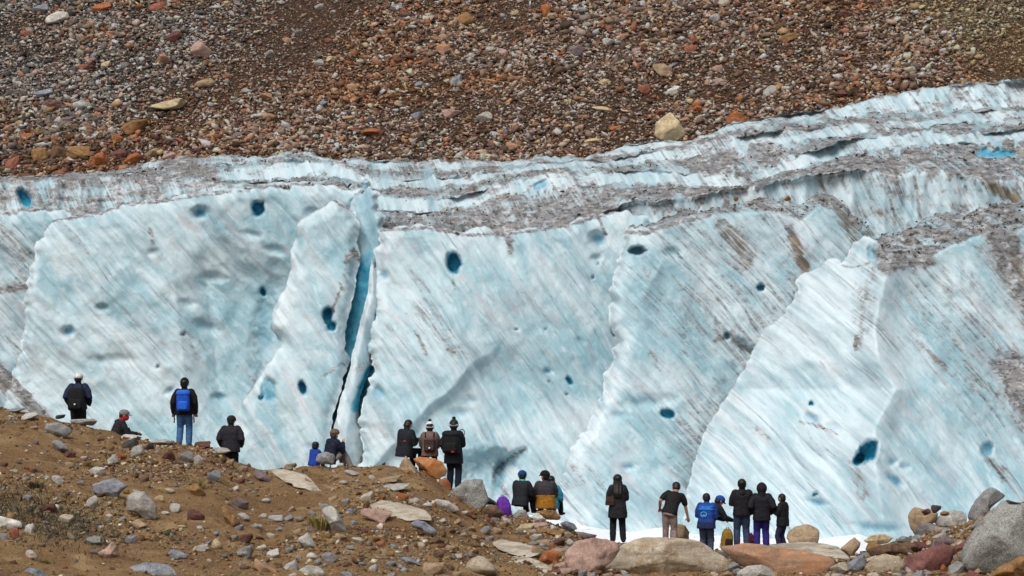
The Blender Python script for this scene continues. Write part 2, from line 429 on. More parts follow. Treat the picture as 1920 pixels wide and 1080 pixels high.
def slab(name, label, poly, Yb, lean, ang, bend, seed, extra=None, holes=(), dirt_shade=(), brown=(), white=(), blue=(), base=.05, rw=1.1, w=20, rim=None, capk=.13, back=6.0, res=3.3, amp=2.6, rough=1.0):
    bd = ragged(poly, amp * 2.4, 3.2, seed); B = np.array(bd)
    x0, y0 = B.min(0); x1, y1 = B.max(0)
    gx, gy = np.meshgrid(np.arange(x0, x1, res), np.arange(y0, y1, res))
    gx = gx + res * .5 * (np.arange(gx.shape[0]) % 2)[:, None]
    gx = gx.ravel() + rng.uniform(-.5, .5, gx.size); gy = gy.ravel() + rng.uniform(-.5, .5, gy.size)
    k = inside(gx, gy, bd); gx, gy = gx[k], gy[k]
    closed = bd + [bd[0]]
    dd = seg_dist(gx, gy, closed); k = dd > 1.9; gx, gy = gx[k], gy[k]
    pts = [Vector(p) for p in bd] + [Vector((a, b)) for a, b in zip(gx, gy)]
    n = len(bd)
    V, E, FC, OV, OE, OF = geometry.delaunay_2d_cdt(pts, [(i, (i + 1) % n) for i in range(n)], [], 1, 1e-4, True)
    q = np.array([tuple(v) for v in V]); X, Y = q[:, 0], q[:, 1]
    tri = np.array([tuple(f) for f in FC])
    cen = q[tri].mean(1); tri = tri[inside(cen[:, 0], cen[:, 1], bd)]
    a, b, c = q[tri[:, 0]], q[tri[:, 1]], q[tri[:, 2]]
    ar = (b[:, 0] - a[:, 0]) * (c[:, 1] - a[:, 1]) - (b[:, 1] - a[:, 1]) * (c[:, 0] - a[:, 0])
    tri[ar > 0] = tri[ar > 0][:, ::-1]
    d = seg_dist(X, Y, closed)
    t = np.clip(1 - d / w, 0, 1); edge = rw * .36 * t ** 2.2
    edge *= np.where(Y > 1050, 0, 1)
    D = Yb + lean * (1000 - Y) / 560 + edge * (1 + .5 * vnoise(X / 30, Y / 30, 0, seed + 3))
    cap = np.zeros(X.shape)
    if rim is not None:
        ry = np.interp(X, [p[0] for p in rim], [p[1] for p in rim]) + 5 * fbm(X / 22, 0, 0, seed + 31, 4)
        up = np.clip(ry - Y, 0, None); cap = sstep(0, 7, up)
        D = D + up * capk + cap * .25 * fbm(X / 16, Y / 7, 0, seed + 40, 4) * 2
    if extra: D = D + extra(X, Y)
    wx, wz = (X - 960) / F * D, (540 - Y) / F * D
    uv = streak_uv(np.stack([wx, D, wz], -1), ang, bend, seed)
    face = 1 - cap
    relief = .42 * fbm(wx * .22, wz * .22, 0, seed, 3) + .10 * fbm(wx * .9, wz * .9, 0, seed + 1, 4) + .14 * fbm(uv[:, 0] * .9, uv[:, 1] * .28, seed, seed + 14, 4)
    cup = worley(wx * .75 + .5 * fbm(wx, wz, 0, seed + 8, 2), wz * .75, seed + 2)
    relief = relief - .13 * cup ** 2 * sstep(-.1, .35, fbm(wx * .2, wz * .2, 0, seed + 9, 2))
    relief = relief + .11 * fbm(uv[:, 0] * 2.3, uv[:, 1] * .22, seed, seed + 6, 4) + .05 * fbm(uv[:, 0] * 6, uv[:, 1] * .5, 0, seed + 7, 3)
    D = D + relief * face * rough * sstep(0, 10, d)
    hd, hb = hole_field(X, Y, holes)
    D = D + hd
    di = np.clip(base + np.where(stroke_field(X, Y, dirt_shade) > 0, stroke_field(X, Y, [(q_, w_, s_ if w_ <= 6 or s_ >= .85 else s_ * .72) for q_, w_, s_ in dirt_shade]), 0), 0, 1)
    di = np.maximum(di, cap * np.clip(.78 + .7 * fbm(X / 30, Y / 8, 0, seed + 41, 4), .25, 1))
    br = stroke_field(X, Y, brown); di = np.maximum(di, br * .74)
    bl = np.maximum(hb, stroke_field(X, Y, blue)); wh = np.clip(stroke_field(X, Y, white) + .75 * sstep(11, 2, d) * face * (Y < 1000), 0, 1)  # outline whitened: lit edges put into the colour
    vf = P(X, Y, D)
    nb = len(vf)
    # sides: carry the outline back into the ice
    idx = {}
    for i, o in enumerate(OV):
        for j in o:
            if j < n: idx[j] = i
    loop = [idx[i] for i in range(n) if i in idx]
    L = len(loop); lo = np.array(loop); nx = np.roll(np.arange(L), -1)
    Q = q[loop]; tg = np.roll(Q, -6, 0) - np.roll(Q, 6, 0); tg /= np.linalg.norm(tg, axis=1)[:, None] + 1e-9
    sgn = 1 if np.sum(Q[:, 0] * np.roll(Q[:, 1], -1) - np.roll(Q[:, 0], -1) * Q[:, 1]) > 0 else -1
    inw = np.stack([-tg[:, 1], tg[:, 0]], -1) * sgn
    tap = back * (.10 + np.abs(Q[:, 0] - 960) / F)
    vb = vf[loop] + np.stack([inw[:, 0] * tap, np.full(L, back), -inw[:, 1] * tap], -1)
    side = np.concatenate([np.stack([lo, nb + np.arange(L), lo[nx]], -1), np.stack([lo[nx], nb + np.arange(L), nb + nx], -1)])
    allv = np.concatenate([vf, vb]) - GL
    at = lambda z: np.concatenate([z, z[loop]])
    me = make_mesh(name, allv, np.concatenate([tri, side]), ICE, True, dict(suv=np.concatenate([uv, uv[loop]]), dirt_shade=at(di), blue=at(bl), white=at(wh), brown=at(br)))
    o = link(name, me, glacier); tag(o, label)
    return vf, tri, cap

SL = {}
# far left face, grey and pinkish, behind the big left slab
SL['F'] = slab('ice_slab', 'greyish pink streaked slab at the far left edge', [(-420, 430), (0, 400), (60, 395), (140, 400), (140, 600), (120, 1100), (-420, 1100)], 95.5, 1.5, 50, .2, 11,
     holes=[], dirt_shade=[([(-30, 545), (48, 540)], 7, .9), ([(0, 430), (70, 540)], 30, .45), ([(-40, 670), (30, 730), (95, 790)], 20, .95), ([(20, 640), (70, 720)], 10, .3)], brown=[([(-40, 690), (20, 740), (80, 800)], 12, .7)], white=[([(-20, 590), (30, 650)], 40, .5)], base=.18)
# crevasse walls, clear blue
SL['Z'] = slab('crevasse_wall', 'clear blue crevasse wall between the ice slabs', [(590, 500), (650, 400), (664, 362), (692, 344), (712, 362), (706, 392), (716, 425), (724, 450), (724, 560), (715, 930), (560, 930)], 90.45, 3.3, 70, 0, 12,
     blue=[([(682, 520), (664, 580), (640, 680), (620, 820)], 46, .85), ([(690, 690), (665, 780)], 30, .8), ([(676, 375), (690, 470)], 40, .34)], dirt_shade=[([(660, 352), (690, 346)], 5, .9)], base=0, rw=.4, back=2, rough=.7)
SL['L'] = slab('ice_slab', 'broad pale blue slab behind the people at left', [(96, 419), (120, 411), (180, 401), (228, 381), (300, 378), (360, 366), (470, 356), (505, 347), (560, 347), (610, 350), (655, 356), (682, 352), (680, 372), (664, 392), (670, 420), (660, 480), (600, 700), (600, 1100), (-420, 1100), (-420, 830), (-60, 800), (0, 780), (24, 720), (36, 640), (48, 590), (45, 560), (57, 515), (66, 460)], 91.5, 3.2, 49, .25, 13,
     extra=lambda X, Y: .9 * sstep(30, -30, X - 330 + .25 * (Y - 640)) * sstep(900, 700, Y) * 0 + np.clip(X - 335 - .12 * (Y - 600), 0, 60) * .016 * sstep(430, 560, Y) * sstep(900, 700, Y) + np.clip(X - 420, 0, 200) * .004,
     holes=[(375, 399, 14, 11, 0, 1.1, .42), (484, 391, 12, 14, 15, 1.7, .8), (128, 622, 12, 10, 0, .9, .38), (192, 577, 11, 7, 0, .6, .25), (493, 548, 6, 9, -30, 1.0, .95), (296, 688, 4, 4, 0, .5, .4), (344, 626, 6, 3, -20, .5, .3), (385, 613, 26, 11, 20, .5, .22), (287, 473, 10, 7, 0, .3, .1),
            (500, 620, 24, 95, 8, .6, .22), (318, 733, 10, 6, -30, .4, .3), (413, 745, 14, 7, 0, .5, .2), (210, 675, 45, 10, 0, .35, .12), (350, 570, 18, 9, 10, .4, .12), (400, 520, 22, 9, 10, .5, .14), (520, 470, 20, 9, 10, .4, .14), (470, 440, 22, 7, 10, .4, .12), (590, 400, 18, 10, 0, .4, .14)],
     dirt_shade=[([(98, 414), (150, 407), (190, 400), (228, 382), (300, 379)], 3.2, 1), ([(300, 379), (365, 368), (470, 357)], 2.2, .8), ([(123, 424), (165, 475)], 5, .5), ([(280, 428), (287, 455)], 5, .6), ([(344, 629), (350, 625)], 4, 1), ([(150, 470), (260, 600)], 70, .20), ([(240, 640), (330, 700)], 60, .12), ([(430, 700), (500, 640)], 16, .2), ([(470, 725), (492, 680)], 9, .6), ([(-40, 660), (0, 695), (40, 740), (95, 795)], 15, .95), ([(0, 600), (40, 660)], 40, .3), ([(396, 420), (440, 500)], 30, .14)],
     white=[([(70, 450), (50, 560)], 14, .7), ([(0, 640), (60, 740)], 45, .45)], base=.03)
SL['N'] = slab('ice_slab', 'narrow leaning ice slab left of the blue crevasse', [(626, 375), (645, 380), (668, 399), (674, 420), (668, 455), (676, 482), (671, 505), (662, 560), (651, 612), (645, 655), (654, 668), (650, 690), (641, 724), (630, 760), (622, 800), (619, 860), (614, 1100), (420, 1100), (428, 830), (436, 795), (452, 752), (482, 712), (500, 682), (528, 648), (508, 612), (514, 572), (538, 535), (546, 480), (556, 424), (580, 404), (600, 394)], 89, 3.4, 55, .1, 14,
     extra=lambda X, Y: np.clip(X - (655 - .10 * (Y - 480)), 0, 40) * .015 * sstep(430, 500, Y) * sstep(720, 640, Y),
     holes=[(614, 592, 10, 17, 0, 1.9, 1), (621, 612, 9, 9, 0, 1.9, 1), (567, 727, 7, 14, -12, 1.6, 1), (503, 730, 17, 23, -8, .6, .52), (489, 746, 6, 5, 0, .7, .9), (520, 640, 12, 16, 0, .7, .35)],
     dirt_shade=[([(650, 490), (662, 470), (676, 488)], 7, .9), ([(640, 540), (655, 500)], 11, .6), ([(620, 590), (640, 540)], 4, .9), ([(636, 670), (655, 650)], 8, .6), ([(608, 705), (640, 680), (650, 686)], 3, .7), ([(505, 752), (516, 772)], 8, .5), ([(620, 372), (660, 396)], 3, .8), ([(560, 640), (620, 700)], 30, .1)],
     white=[([(540, 500), (510, 620), (450, 740)], 34, .8), ([(480, 720), (440, 800)], 30, .7)], base=.0, rw=1.5, w=26, amp=1.2)
SL['P'] = slab('ice_pillar', 'thin bright ice pillar inside the crevasse', [(696, 486), (706, 520), (712, 570), (709, 602), (702, 640), (696, 672), (699, 688), (688, 708), (675, 745), (672, 775), (684, 800), (694, 812), (694, 838), (682, 880), (678, 1100), (614, 1100), (620, 870), (625, 800), (634, 765), (646, 730), (656, 692), (661, 660), (675, 610), (686, 560), (692, 520)], 89.3, 3.3, 72, 0, 15,
     extra=lambda X, Y: np.clip(X - (690 - .16 * (Y - 560)), 0, 40) * .02, holes=[(676, 790, 10, 14, 0, .5, .12)],
     blue=[([(690, 655), (702, 640), (704, 590)], 5, .45), ([(694, 692), (680, 725), (668, 765)], 10, .85)], dirt_shade=[([(672, 690), (684, 684)], 9, .7), ([(684, 812), (686, 836), (672, 880)], 2.5, .7)], white=[([(688, 560), (660, 690), (640, 790)], 14, .7)], base=.04, rw=.8, w=12, rough=.5, amp=.7)
SL['C'] = slab('ice_slab', 'wide central slab streaked with thin silt lines', [(708, 429), (740, 426), (800, 424), (835, 430), (868, 437), (900, 428), (925, 437), (950, 444), (962, 432), (1000, 424), (1060, 420), (1110, 409), (1150, 396), (1175, 393), (1215, 402), (1260, 470), (1230, 700), (1150, 1100), (640, 1100), (664, 880), (680, 832), (680, 800), (670, 786), (681, 750), (690, 708), (701, 690), (686, 662), (696, 612), (700, 580), (700, 560), (706, 520), (701, 470)], 89.1, 3.4, 54, .15, 16,
     extra=lambda X, Y: np.clip(X - 860 - .0 * Y, 0, 300) * .004 + .5 * sstep(-8, 14, X - (880 + (Y - 700) * -1.0) + 14 * fbm(X / 40, Y / 40, 0, 66, 2)) * sstep(620, 720, Y) * sstep(1000, 900, Y) * sstep(1080, 960, X),
     holes=[(850, 494, 14, 21, 0, 2.4, 1), (1121, 448, 15, 14, 0, 1.2, .35), (1117, 484, 10, 7, 0, .5, .15), (1154, 622, 7, 9, 0, 1.2, .9), (1068, 714, 5, 9, -30, .9, .95), (908, 880, 52, 30, -12, 2.2, .10), (958, 864, 32, 11, -34, 1.1, .22), (936, 892, 10, 36, 8, 1.5, .3), (721, 516, 10, 9, 0, .5, .3), (708, 735, 12, 11, 20, .6, .3), (1027, 696, 9, 5, 0, .4, .4), (1024, 617, 2.5, 2.5, 0, .4, .5), (1028, 717, 2.5, 2.5, 0, .4, .5), (1062, 739, 2.5, 2.5, 0, .4, .5), (968, 617, 2.5, 2.5, 0, .4, .5), (1122, 494, 2.5, 3, 0, .4, .6), (1112, 520, 3, 3, 0, .4, .5), (860, 775, 20, 9, 0, .4, .25), (880, 750, 14, 8, 0, .3, .2), (1090, 640, 10, 6, 30, .3, .2)],
     dirt_shade=[([(785, 585), (830, 625), (860, 665)], 24, .55), ([(820, 600), (850, 640)], 14, .5), ([(780, 620), (800, 665)], 4, .7), ([(840, 655), (858, 662)], 5, .8), ([(775, 515), (800, 545)], 13, .4), ([(925, 900), (930, 880), (958, 858), (985, 842)], 3.5, 1), ([(930, 880), (935, 905), (950, 930)], 9, .75), ([(952, 445), (958, 470)], 6, .8), ([(1118, 400), (1136, 440)], 4, .9), ([(1130, 500), (1142, 540)], 8, .4), ([(960, 500), (1020, 600)], 60, .18), ([(730, 630), (790, 690)], 30, .25), ([(1000, 495), (1040, 560)], 22, .2), ([(848, 518), (853, 540)], 4, .6), ([(714, 432), (800, 427), (868, 441), (960, 438), (1060, 424), (1150, 398)], 3.5, .85)],  # strokes at the arch paint the shade of its crack, the rest are dirt
     brown=[([(930, 885), (940, 915)], 5, .35)], white=[([(715, 560), (700, 700)], 16, .6), ([(700, 640), (800, 760)], 40, .25)], base=.06, rw=1.4, w=24)
SL['M'] = slab('ice_slab', 'greyer slab with brown stains right of the central slab', [(1169, 431), (1215, 418), (1262, 404), (1300, 396), (1345, 390), (1400, 376), (1480, 371), (1555, 361), (1610, 358), (1640, 368), (1668, 384), (1684, 404), (1660, 440), (1640, 470), (1620, 700), (1450, 1100), (1040, 1100), (1050, 985), (1044, 925), (1060, 872), (1082, 830), (1106, 782), (1131, 741), (1140, 690), (1160, 642), (1141, 592), (1139, 542), (1153, 486), (1170, 452)], 86.5, 3.2, 46, .2, 17,
     extra=lambda X, Y: np.clip(X - (1190 + .2 * (640 - Y)), 0, 400) * .0035, rim=[(1160, 433), (1215, 434), (1262, 416), (1320, 402), (1375, 402), (1425, 396), (1470, 404), (1500, 418), (1530, 392), (1560, 396), (1600, 430), (1640, 470), (1700, 500)], capk=.10,
     holes=[(1427, 539, 8, 8, 0, 1.2, .7), (1195, 470, 17, 9, 0, .9, .45), (1262, 473, 14, 9, 0, .5, .2), (1252, 776, 15, 9, 10, 1.3, 1), (1363, 630, 5, 7, 0, .8, .6), (1395, 655, 34, 13, 35, 1.0, .15), (1128, 750, 5, 5, 30, .6, .5), (1180, 875, 16, 7, 0, .4, .3), (1215, 755, 44, 14, -5, .5, .12), (1160, 780, 25, 9, 0, .3, .12)],
     dirt_shade=[([(1355, 425), (1385, 465), (1402, 490)], 20, .75), ([(1425, 405), (1490, 480)], 12, .4), ([(1480, 430), (1510, 510)], 10, .9), ([(1230, 530), (1330, 640)], 55, .28), ([(1300, 460), (1420, 640)], 80, .25), ([(1350, 620), (1400, 650), (1430, 670)], 16, .6), ([(1340, 640), (1375, 622)], 5, .8), ([(1390, 650), (1420, 664)], 5, 1), ([(1200, 440), (1260, 420)], 4, .8), ([(1170, 436), (1215, 436), (1262, 418), (1330, 404)], 4, 1), ([(1080, 880), (1120, 905)], 20, .3), ([(1260, 785), (1330, 830)], 8, .5), ([(1500, 510), (1440, 620)], 40, .35), ([(1215, 660), (1245, 705)], 6, .28), ([(1020, 920), (1100, 900)], 10, .3), ([(1500, 530), (1390, 700), (1310, 850)], 60, .42), ([(1400, 440), (1300, 560)], 70, .3)],  # stroke along the right slab's edge is painted shade for depth
     brown=[([(1365, 430), (1390, 462)], 15, .8), ([(1375, 470), (1400, 500)], 7, .8), ([(1492, 448), (1512, 500)], 11, .9), ([(1580, 400), (1602, 440), (1610, 470)], 16, .9), ([(1530, 460), (1545, 430)], 6, .3), ([(1385, 648), (1425, 668)], 6, .6), ([(1620, 415), (1640, 450)], 10, .4)],
     white=[([(1162, 650), (1120, 770), (1070, 860)], 34, .85), ([(1150, 500), (1150, 600)], 26, .6), ([(1390, 440), (1440, 520)], 20, .4), ([(1500, 420), (1560, 470)], 14, .7)], base=.16, rw=1.6, w=26)
SL['R'] = slab('ice_slab', 'tall bright slab in front at right with a ridge', [(1275, 1000), (1286, 940), (1292, 900), (1312, 840), (1347, 768), (1386, 702), (1422, 640), (1466, 590), (1491, 556), (1493, 524), (1522, 505), (1556, 485), (1578, 494), (1598, 452), (1622, 441), (1650, 444), (1680, 436), (1720, 420), (1765, 404), (1850, 391), (1922, 376), (2080, 360), (2320, 350), (2320, 1100), (1290, 1100)], 81, 3.0, 37, .75, 18,
     extra=lambda X, Y: (lambda rx: np.clip(rx - X, 0, 420) * .0115 + np.clip(X - rx, 0, 500) * .0050 - .5 * np.exp(-((X - rx) / 30.) ** 2))(np.interp(Y, [430, 495, 560, 620, 680, 730, 800, 870, 1000], [1690, 1668, 1650, 1640, 1648, 1680, 1640, 1640, 1660])),
     rim=[(1500, 400), (1590, 420), (1640, 448), (1662, 492), (1690, 488), (1720, 492), (1745, 484), (1790, 462), (1850, 441), (1885, 448), (1922, 432), (2100, 425), (2320, 420)], capk=.055,
     holes=[(1635, 474, 9, 17, -10, .9, .3), (1626, 848, 17, 25, 32, 2.4, .9), (1610, 862, 9, 14, 30, 1.2, 1), (1672, 866, 11, 9, 0, .6, .35), (1850, 842, 12, 15, 10, .9, .5), (1521, 757, 5, 5, 0, .8, .9), (1528, 927, 7, 4, -20, .6, .7), (1533, 942, 22, 7, 10, .5, .35), (1676, 900, 22, 8, 40, .7, .4), (1525, 785, 16, 9, 30, .7, .3), (1562, 800, 14, 6, 20, .4, .2), (1697, 875, 12, 7, 0, .4, .2), (1650, 990, 45, 10, 4, .7, .3), (1800, 560, 30, 14, 40, .4, .14)],
     dirt_shade=[([(1652, 470), (1662, 500), (1690, 492), (1740, 490)], 16, .9), ([(1640, 500), (1622, 560), (1610, 650)], 7, .62), ([(1628, 520), (1622, 600)], 26, .42), ([(1604, 655), (1606, 630)], 4, 1), ([(1500, 790), (1540, 800), (1570, 815)], 3, .6), ([(1540, 690), (1550, 640)], 6, .2), ([(1880, 450), (1905, 520), (1960, 620)], 34, .86), ([(1845, 470), (1900, 560)], 20, .45), ([(1720, 640), (1775, 690)], 4, .55), ([(1835, 660), (1845, 690)], 5, .35), ([(1890, 690), (1960, 800)], 40, .86), ([(1780, 580), (1900, 760)], 80, .42), ([(1600, 870), (1620, 930)], 12, .6), ([(1850, 860), (1885, 895)], 12, .6), ([(1420, 805), (1428, 812)], 6, .6), ([(1515, 830), (1560, 850)], 12, .22), ([(1400, 800), (1440, 820)], 9, .3), ([(1578, 498), (1600, 502), (1628, 494)], 2.4, .9), ([(1870, 400), (1900, 470)], 14, .7), ([(1850, 440), (1890, 470), (1920, 540)], 16, .5)],
     brown=[([(1606, 872), (1622, 905)], 8, .6), ([(1612, 900), (1630, 935)], 5, .5), ([(1848, 862), (1875, 885)], 8, .7), ([(1900, 480), (1925, 530)], 10, .5)],
     white=[([(1560, 520), (1480, 640), (1400, 760), (1330, 880)], 90, .66), ([(1610, 700), (1500, 860), (1450, 960)], 90, .5), ([(1680, 500), (1650, 640), (1690, 740), (1640, 820)], 14, .5)], base=.13, rw=1.3, w=22)  # white: light-facing left facet painted brighter

# terraces of dirty ice that climb behind the front slabs, up to the foot of the scree
UX = [-500, 0, 100, 200, 300, 430, 500, 560, 640, 700, 780, 850, 1000, 1100, 1200, 1300, 1400, 1500, 1600, 1700, 1800, 1920, 2500]
UL = dict(
    a=[440, 440, 425, 398, 382, 364, 358, 352, 356, 420, 428, 438, 436, 412, 378, 372, 350, 332, 320, 322, 330, 332, 335],
    b=[432, 432, 418, 392, 376, 358, 350, 345, 345, 392, 397, 388, 356, 346, 343, 345, 345, 312, 286, 272, 270, 265, 255],
    c=[338, 340, 334, 333, 330, 342, 340, 336, 338, 366, 374, 368, 328, 322, 316, 325, 333, 290, 262, 248, 250, 245, 235],
    d=[336, 338, 332, 330, 325, 337, 334, 330, 330, 352, 350, 345, 318, 312, 303, 293, 278, 262, 250, 240, 232, 222, 210],
    e=[334, 336, 331, 328, 318, 318, 307, 294, 310, 334, 336, 332, 311, 303, 290, 270, 255, 243, 232, 225, 215, 205, 195],
    f=[333, 335, 330, 326, 312, 308, 299, 289, 305, 314, 318, 318, 306, 299, 284, 267, 240, 228, 215, 212, 205, 200, 185],
    g=[332, 334, 329, 325, 301, 290, 295, 284, 300, 301, 302, 304, 300, 290, 270, 261, 226, 213, 194, 176, 158, 153, 130])
ux = np.arange(-480, 2440, 3.4)
rows = []; dr = []
dA = np.interp(ux, [-500, 640, 720, 1150, 1250, 2500], [98.6, 98.2, 95.0, 95.3, 94.0, 95])
dep = {'a': dA, 'b': dA + 5, 'c': dA + 5.8, 'd': dA + 10.5, 'e': dA + 11.5, 'f': dA + 16, 'g': dA + 17.2}
ln = {}
for i, k in enumerate('abcdefg'):
    y = np.interp(ux + 16 * fbm(ux / 60, i, 0, 200, 3), UX, UL[k])
    j = {'a': 3.0, 'b': 3.5, 'c': 4.0, 'd': 3.5, 'e': 3.5, 'f': 3, 'g': 3.2}[k]
    ln[k] = y + j * fbm(ux / 42, i * 7.3, 0, 50 + i, 4, .6) * 2.3 * sstep(200, 520, ux) + j * .8 * fbm(ux / 30, i * 3.3, 0, 150 + i, 3) + .8 * vnoise(ux / 5, i, 0, 60)
for hi, lo in zip('bcdefg', 'abcdef'):
    ln[hi] = np.minimum(ln[hi], ln[lo] - 1.0)
brows = []
def addrows(y0, d0, y1, d1, n, dirt_shade, kind):
    for t in np.linspace(0, 1, n, endpoint=False):
        rows.append((y0 + (y1 - y0) * t, d0 + (d1 - d0) * t)); dr.append((dirt_shade(t) if callable(dirt_shade) else dirt_shade, kind))
addrows(ln['a'] + 150, dep['a'] - .6, ln['a'], dep['a'], 24, .12, 1)
addrows(ln['a'], dep['a'], ln['b'], dep['b'], 16, .78, 0)
addrows(ln['b'], dep['b'], ln['c'], dep['c'], 18, .06, 1)
addrows(ln['c'], dep['c'], ln['d'], dep['d'], 12, .62, 0)
addrows(ln['d'], dep['d'], ln['e'], dep['e'], 10, .10, 1)
addrows(ln['e'], dep['e'], ln['f'], dep['f'], 8, .6, 0)
addrows(ln['f'], dep['f'], ln['g'], dep['g'], 12, .18, 1)
addrows(ln['g'], dep['g'], ln['g'] - 1, dep['g'] + 1.5, 2, .7, 0)
addrows(ln['g'] + 1, dep['g'] + 3, ln['g'] + 60, dep['g'] + 9, 4, .9, 0)
UY = np.array([r[0] for r in rows]); UD = np.array([r[1] for r in rows]); UXX = np.broadcast_to(ux, UY.shape).copy()
Dd = np.array([d[0] for d in dr])[:, None] * np.ones_like(UY); Kk = np.array([d[1] for d in dr])[:, None] * np.ones_like(UY)
# risers end in flutes, treads are lumpy
wxx = (UXX - 960) / F * UD; wzz = (540 - UY) / F * UD
UD = UD + Kk * (.75 * fbm(wxx * .45, wzz * .12, 0, 71, 4) + .35 * fbm(wxx * 1.6, wzz * .3, 0, 72, 3)) + (1 - Kk) * .8 * fbm(wxx * .5, UD * .4, 0, 73, 3)
UY2 = UY + (1 - Kk) * 5.0 * fbm(UXX / 14, UD * 1.1, 0, 74, 5, .6) * 1.5 + Kk * 1.2 * fbm(UXX / 9, UY / 5, 0, 75, 3)
nr0 = UY.shape[0]
# left-hand face is streaked with grey, the far right face too
lefty = sstep(470, 330, UXX)
Dd = Dd * (1 - lefty) + lefty * np.where(UY < ln['d'][None] + 4, .85, .56 + .3 * fbm(UXX / 40, UY / 40, 0, 90, 3))
hemrow = (np.arange(nr0) < 24)[:, None] & (UXX > 690) & (UXX < 1165)
Dd = np.where(hemrow, .85, Dd)
ri = np.clip(np.arange(nr0)[:, None] + 9 * fbm(UXX / 15, np.arange(nr0)[:, None] / 9., 0, 95, 4, .65) * (1 - lefty) , 0, nr0 - 1).round().astype(int)
Dd = np.take_along_axis(Dd, ri, 0)
Dd = Dd + .95 * fbm(UXX / 40, UY / 12, 0, 91, 5, .65) + .14
Dd = np.where(Kk > .5, np.clip(Dd, 0, .75 + .25 * (lefty)), np.clip(Dd, .12, 1))
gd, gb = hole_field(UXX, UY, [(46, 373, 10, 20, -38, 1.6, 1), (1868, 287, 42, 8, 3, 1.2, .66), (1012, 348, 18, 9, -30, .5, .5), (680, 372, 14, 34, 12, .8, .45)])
UD = UD + gd
Dd = Dd * (1 - np.clip(gb * 1.4, 0, 1))
ubr = stroke_field(UXX, UY, [([(1862, 350), (1905, 372)], 15, .95), ([(1535, 335), (1550, 365)], 6, .8), ([(1735, 345), (1745, 390)], 4, .7), ([(1640, 400), (1700, 425)], 8, .5), ([(380, 318), (330, 324)], 9, .3), ([(768, 316), (776, 332)], 8, .6), ([(30, 385), (62, 410)], 8, .4)])
Dd = np.maximum(Dd, np.maximum(ubr, stroke_field(UXX, UY, [([(660, 352), (692, 344)], 4, .9), ([(1110, 396), (1130, 430)], 4, .8), ([(1182, 395), (1184, 428)], 6, .85), ([(1800, 300), (1920, 330)], 20, .6), ([(1660, 320), (1680, 420)], 4, .7), ([(1715, 330), (1725, 410)], 4, .8), ([(1625, 330), (1640, 410)], 4, .5), ([(1760, 190), (1760, 170)], 6, .5), ([(1630, 195), (1640, 215)], 8, .5)])))
uv_v = P(UXX, UY2, UD).reshape(-1, 3)
nr, nc = UY.shape
i = np.arange((nr - 1) * (nc - 1)); a = (i // (nc - 1)) * nc + i % (nc - 1)
uf = np.stack([a, a + 1, a + nc + 1, a + nc], -1)
upw = streak_uv(uv_v, 64, .02, 23)
up = link('upper_terraces', make_mesh('upper_terraces', uv_v - GL, uf, ICE, True, dict(suv=upw, dirt_shade=Dd.ravel(), blue=gb.ravel(), white=(.4 * Kk * (1 - lefty)).ravel(), brown=ubr.ravel())), glacier)
tag(up, 'dirty terraced top of the glacier climbing to the right')

# ------------------------------------------------------------------ scatter of loose stones as one mesh
def shard(r, n):
    bm = bmesh.new()
    q = r.normal(size=(n, 3)); q /= np.linalg.norm(q, axis=1)[:, None]; q *= r.uniform(.75, 1.15, (n, 1))
    for p in q: bm.verts.new(p)
    res = bmesh.ops.convex_hull(bm, input=bm.verts)
    bmesh.ops.delete(bm, geom=[g for g in res['geom_interior'] if isinstance(g, bmesh.types.BMVert)], context='VERTS')
    bmesh.ops.triangulate(bm, faces=bm.faces[:])
    bm.verts.index_update(); bm.verts.ensure_lookup_table()
    v = np.array([tuple(x.co) for x in bm.verts]); f = np.array([[x.index for x in fa.verts] for fa in bm.faces]); bm.free()
    return v, f

def stones(name, pos, size, cols, sub=0, flat=.7, seed=1, nvar=18):
    r = np.random.default_rng(seed); AV, AF, AC = [], [], []; n0 = 0
    vi = r.integers(0, nvar, len(pos))
    for k in range(nvar):
        bv, bf = shard(r, int(r.integers(8, 13)))
        sel = vi == k; n = int(sel.sum())
        if not n: continue
        sc = np.stack([r.uniform(.8, 1.75, n), r.uniform(.7, 1.2, n), r.uniform(.45, 1.0, n) * flat / .7], -1) * size[sel][:, None]
        base = bv[None] * sc[:, None, :]
        a = r.uniform(0, 2 * np.pi, n); b = r.normal(0, .4, n)
        ca, sa, cb, sb = [q[:, None] for q in (np.cos(a), np.sin(a), np.cos(b), np.sin(b))]
        x = base[..., 0] * ca - base[..., 1] * sa; y = base[..., 0] * sa + base[..., 1] * ca; z = base[..., 2]
        x, z = x * cb - z * sb, x * sb + z * cb
        AV.append((np.stack([x, y, z], -1) + pos[sel][:, None, :]).reshape(-1, 3))
        AF.append((bf[None] + (np.arange(n) * len(bv))[:, None, None]).reshape(-1, 3) + n0)
        AC.append(np.repeat(cols[sel], len(bv), 0)); n0 += n * len(bv)
    me = make_mesh(name, np.concatenate(AV), np.concatenate(AF), STONE, False, dict(col=np.concatenate(AC)))
    return link(name, me)

def palette(r, n, cols, w, var=.22):
    c = np.array([lin(x) for x in cols]); w = np.array(w, float); w /= w.sum()
    k = r.choice(len(cols), n, p=w)
    return np.clip(c[k] * (1 + r.normal(0, var, (n, 1))) * (1 + r.normal(0, .05, (n, 3))), .008, .75)

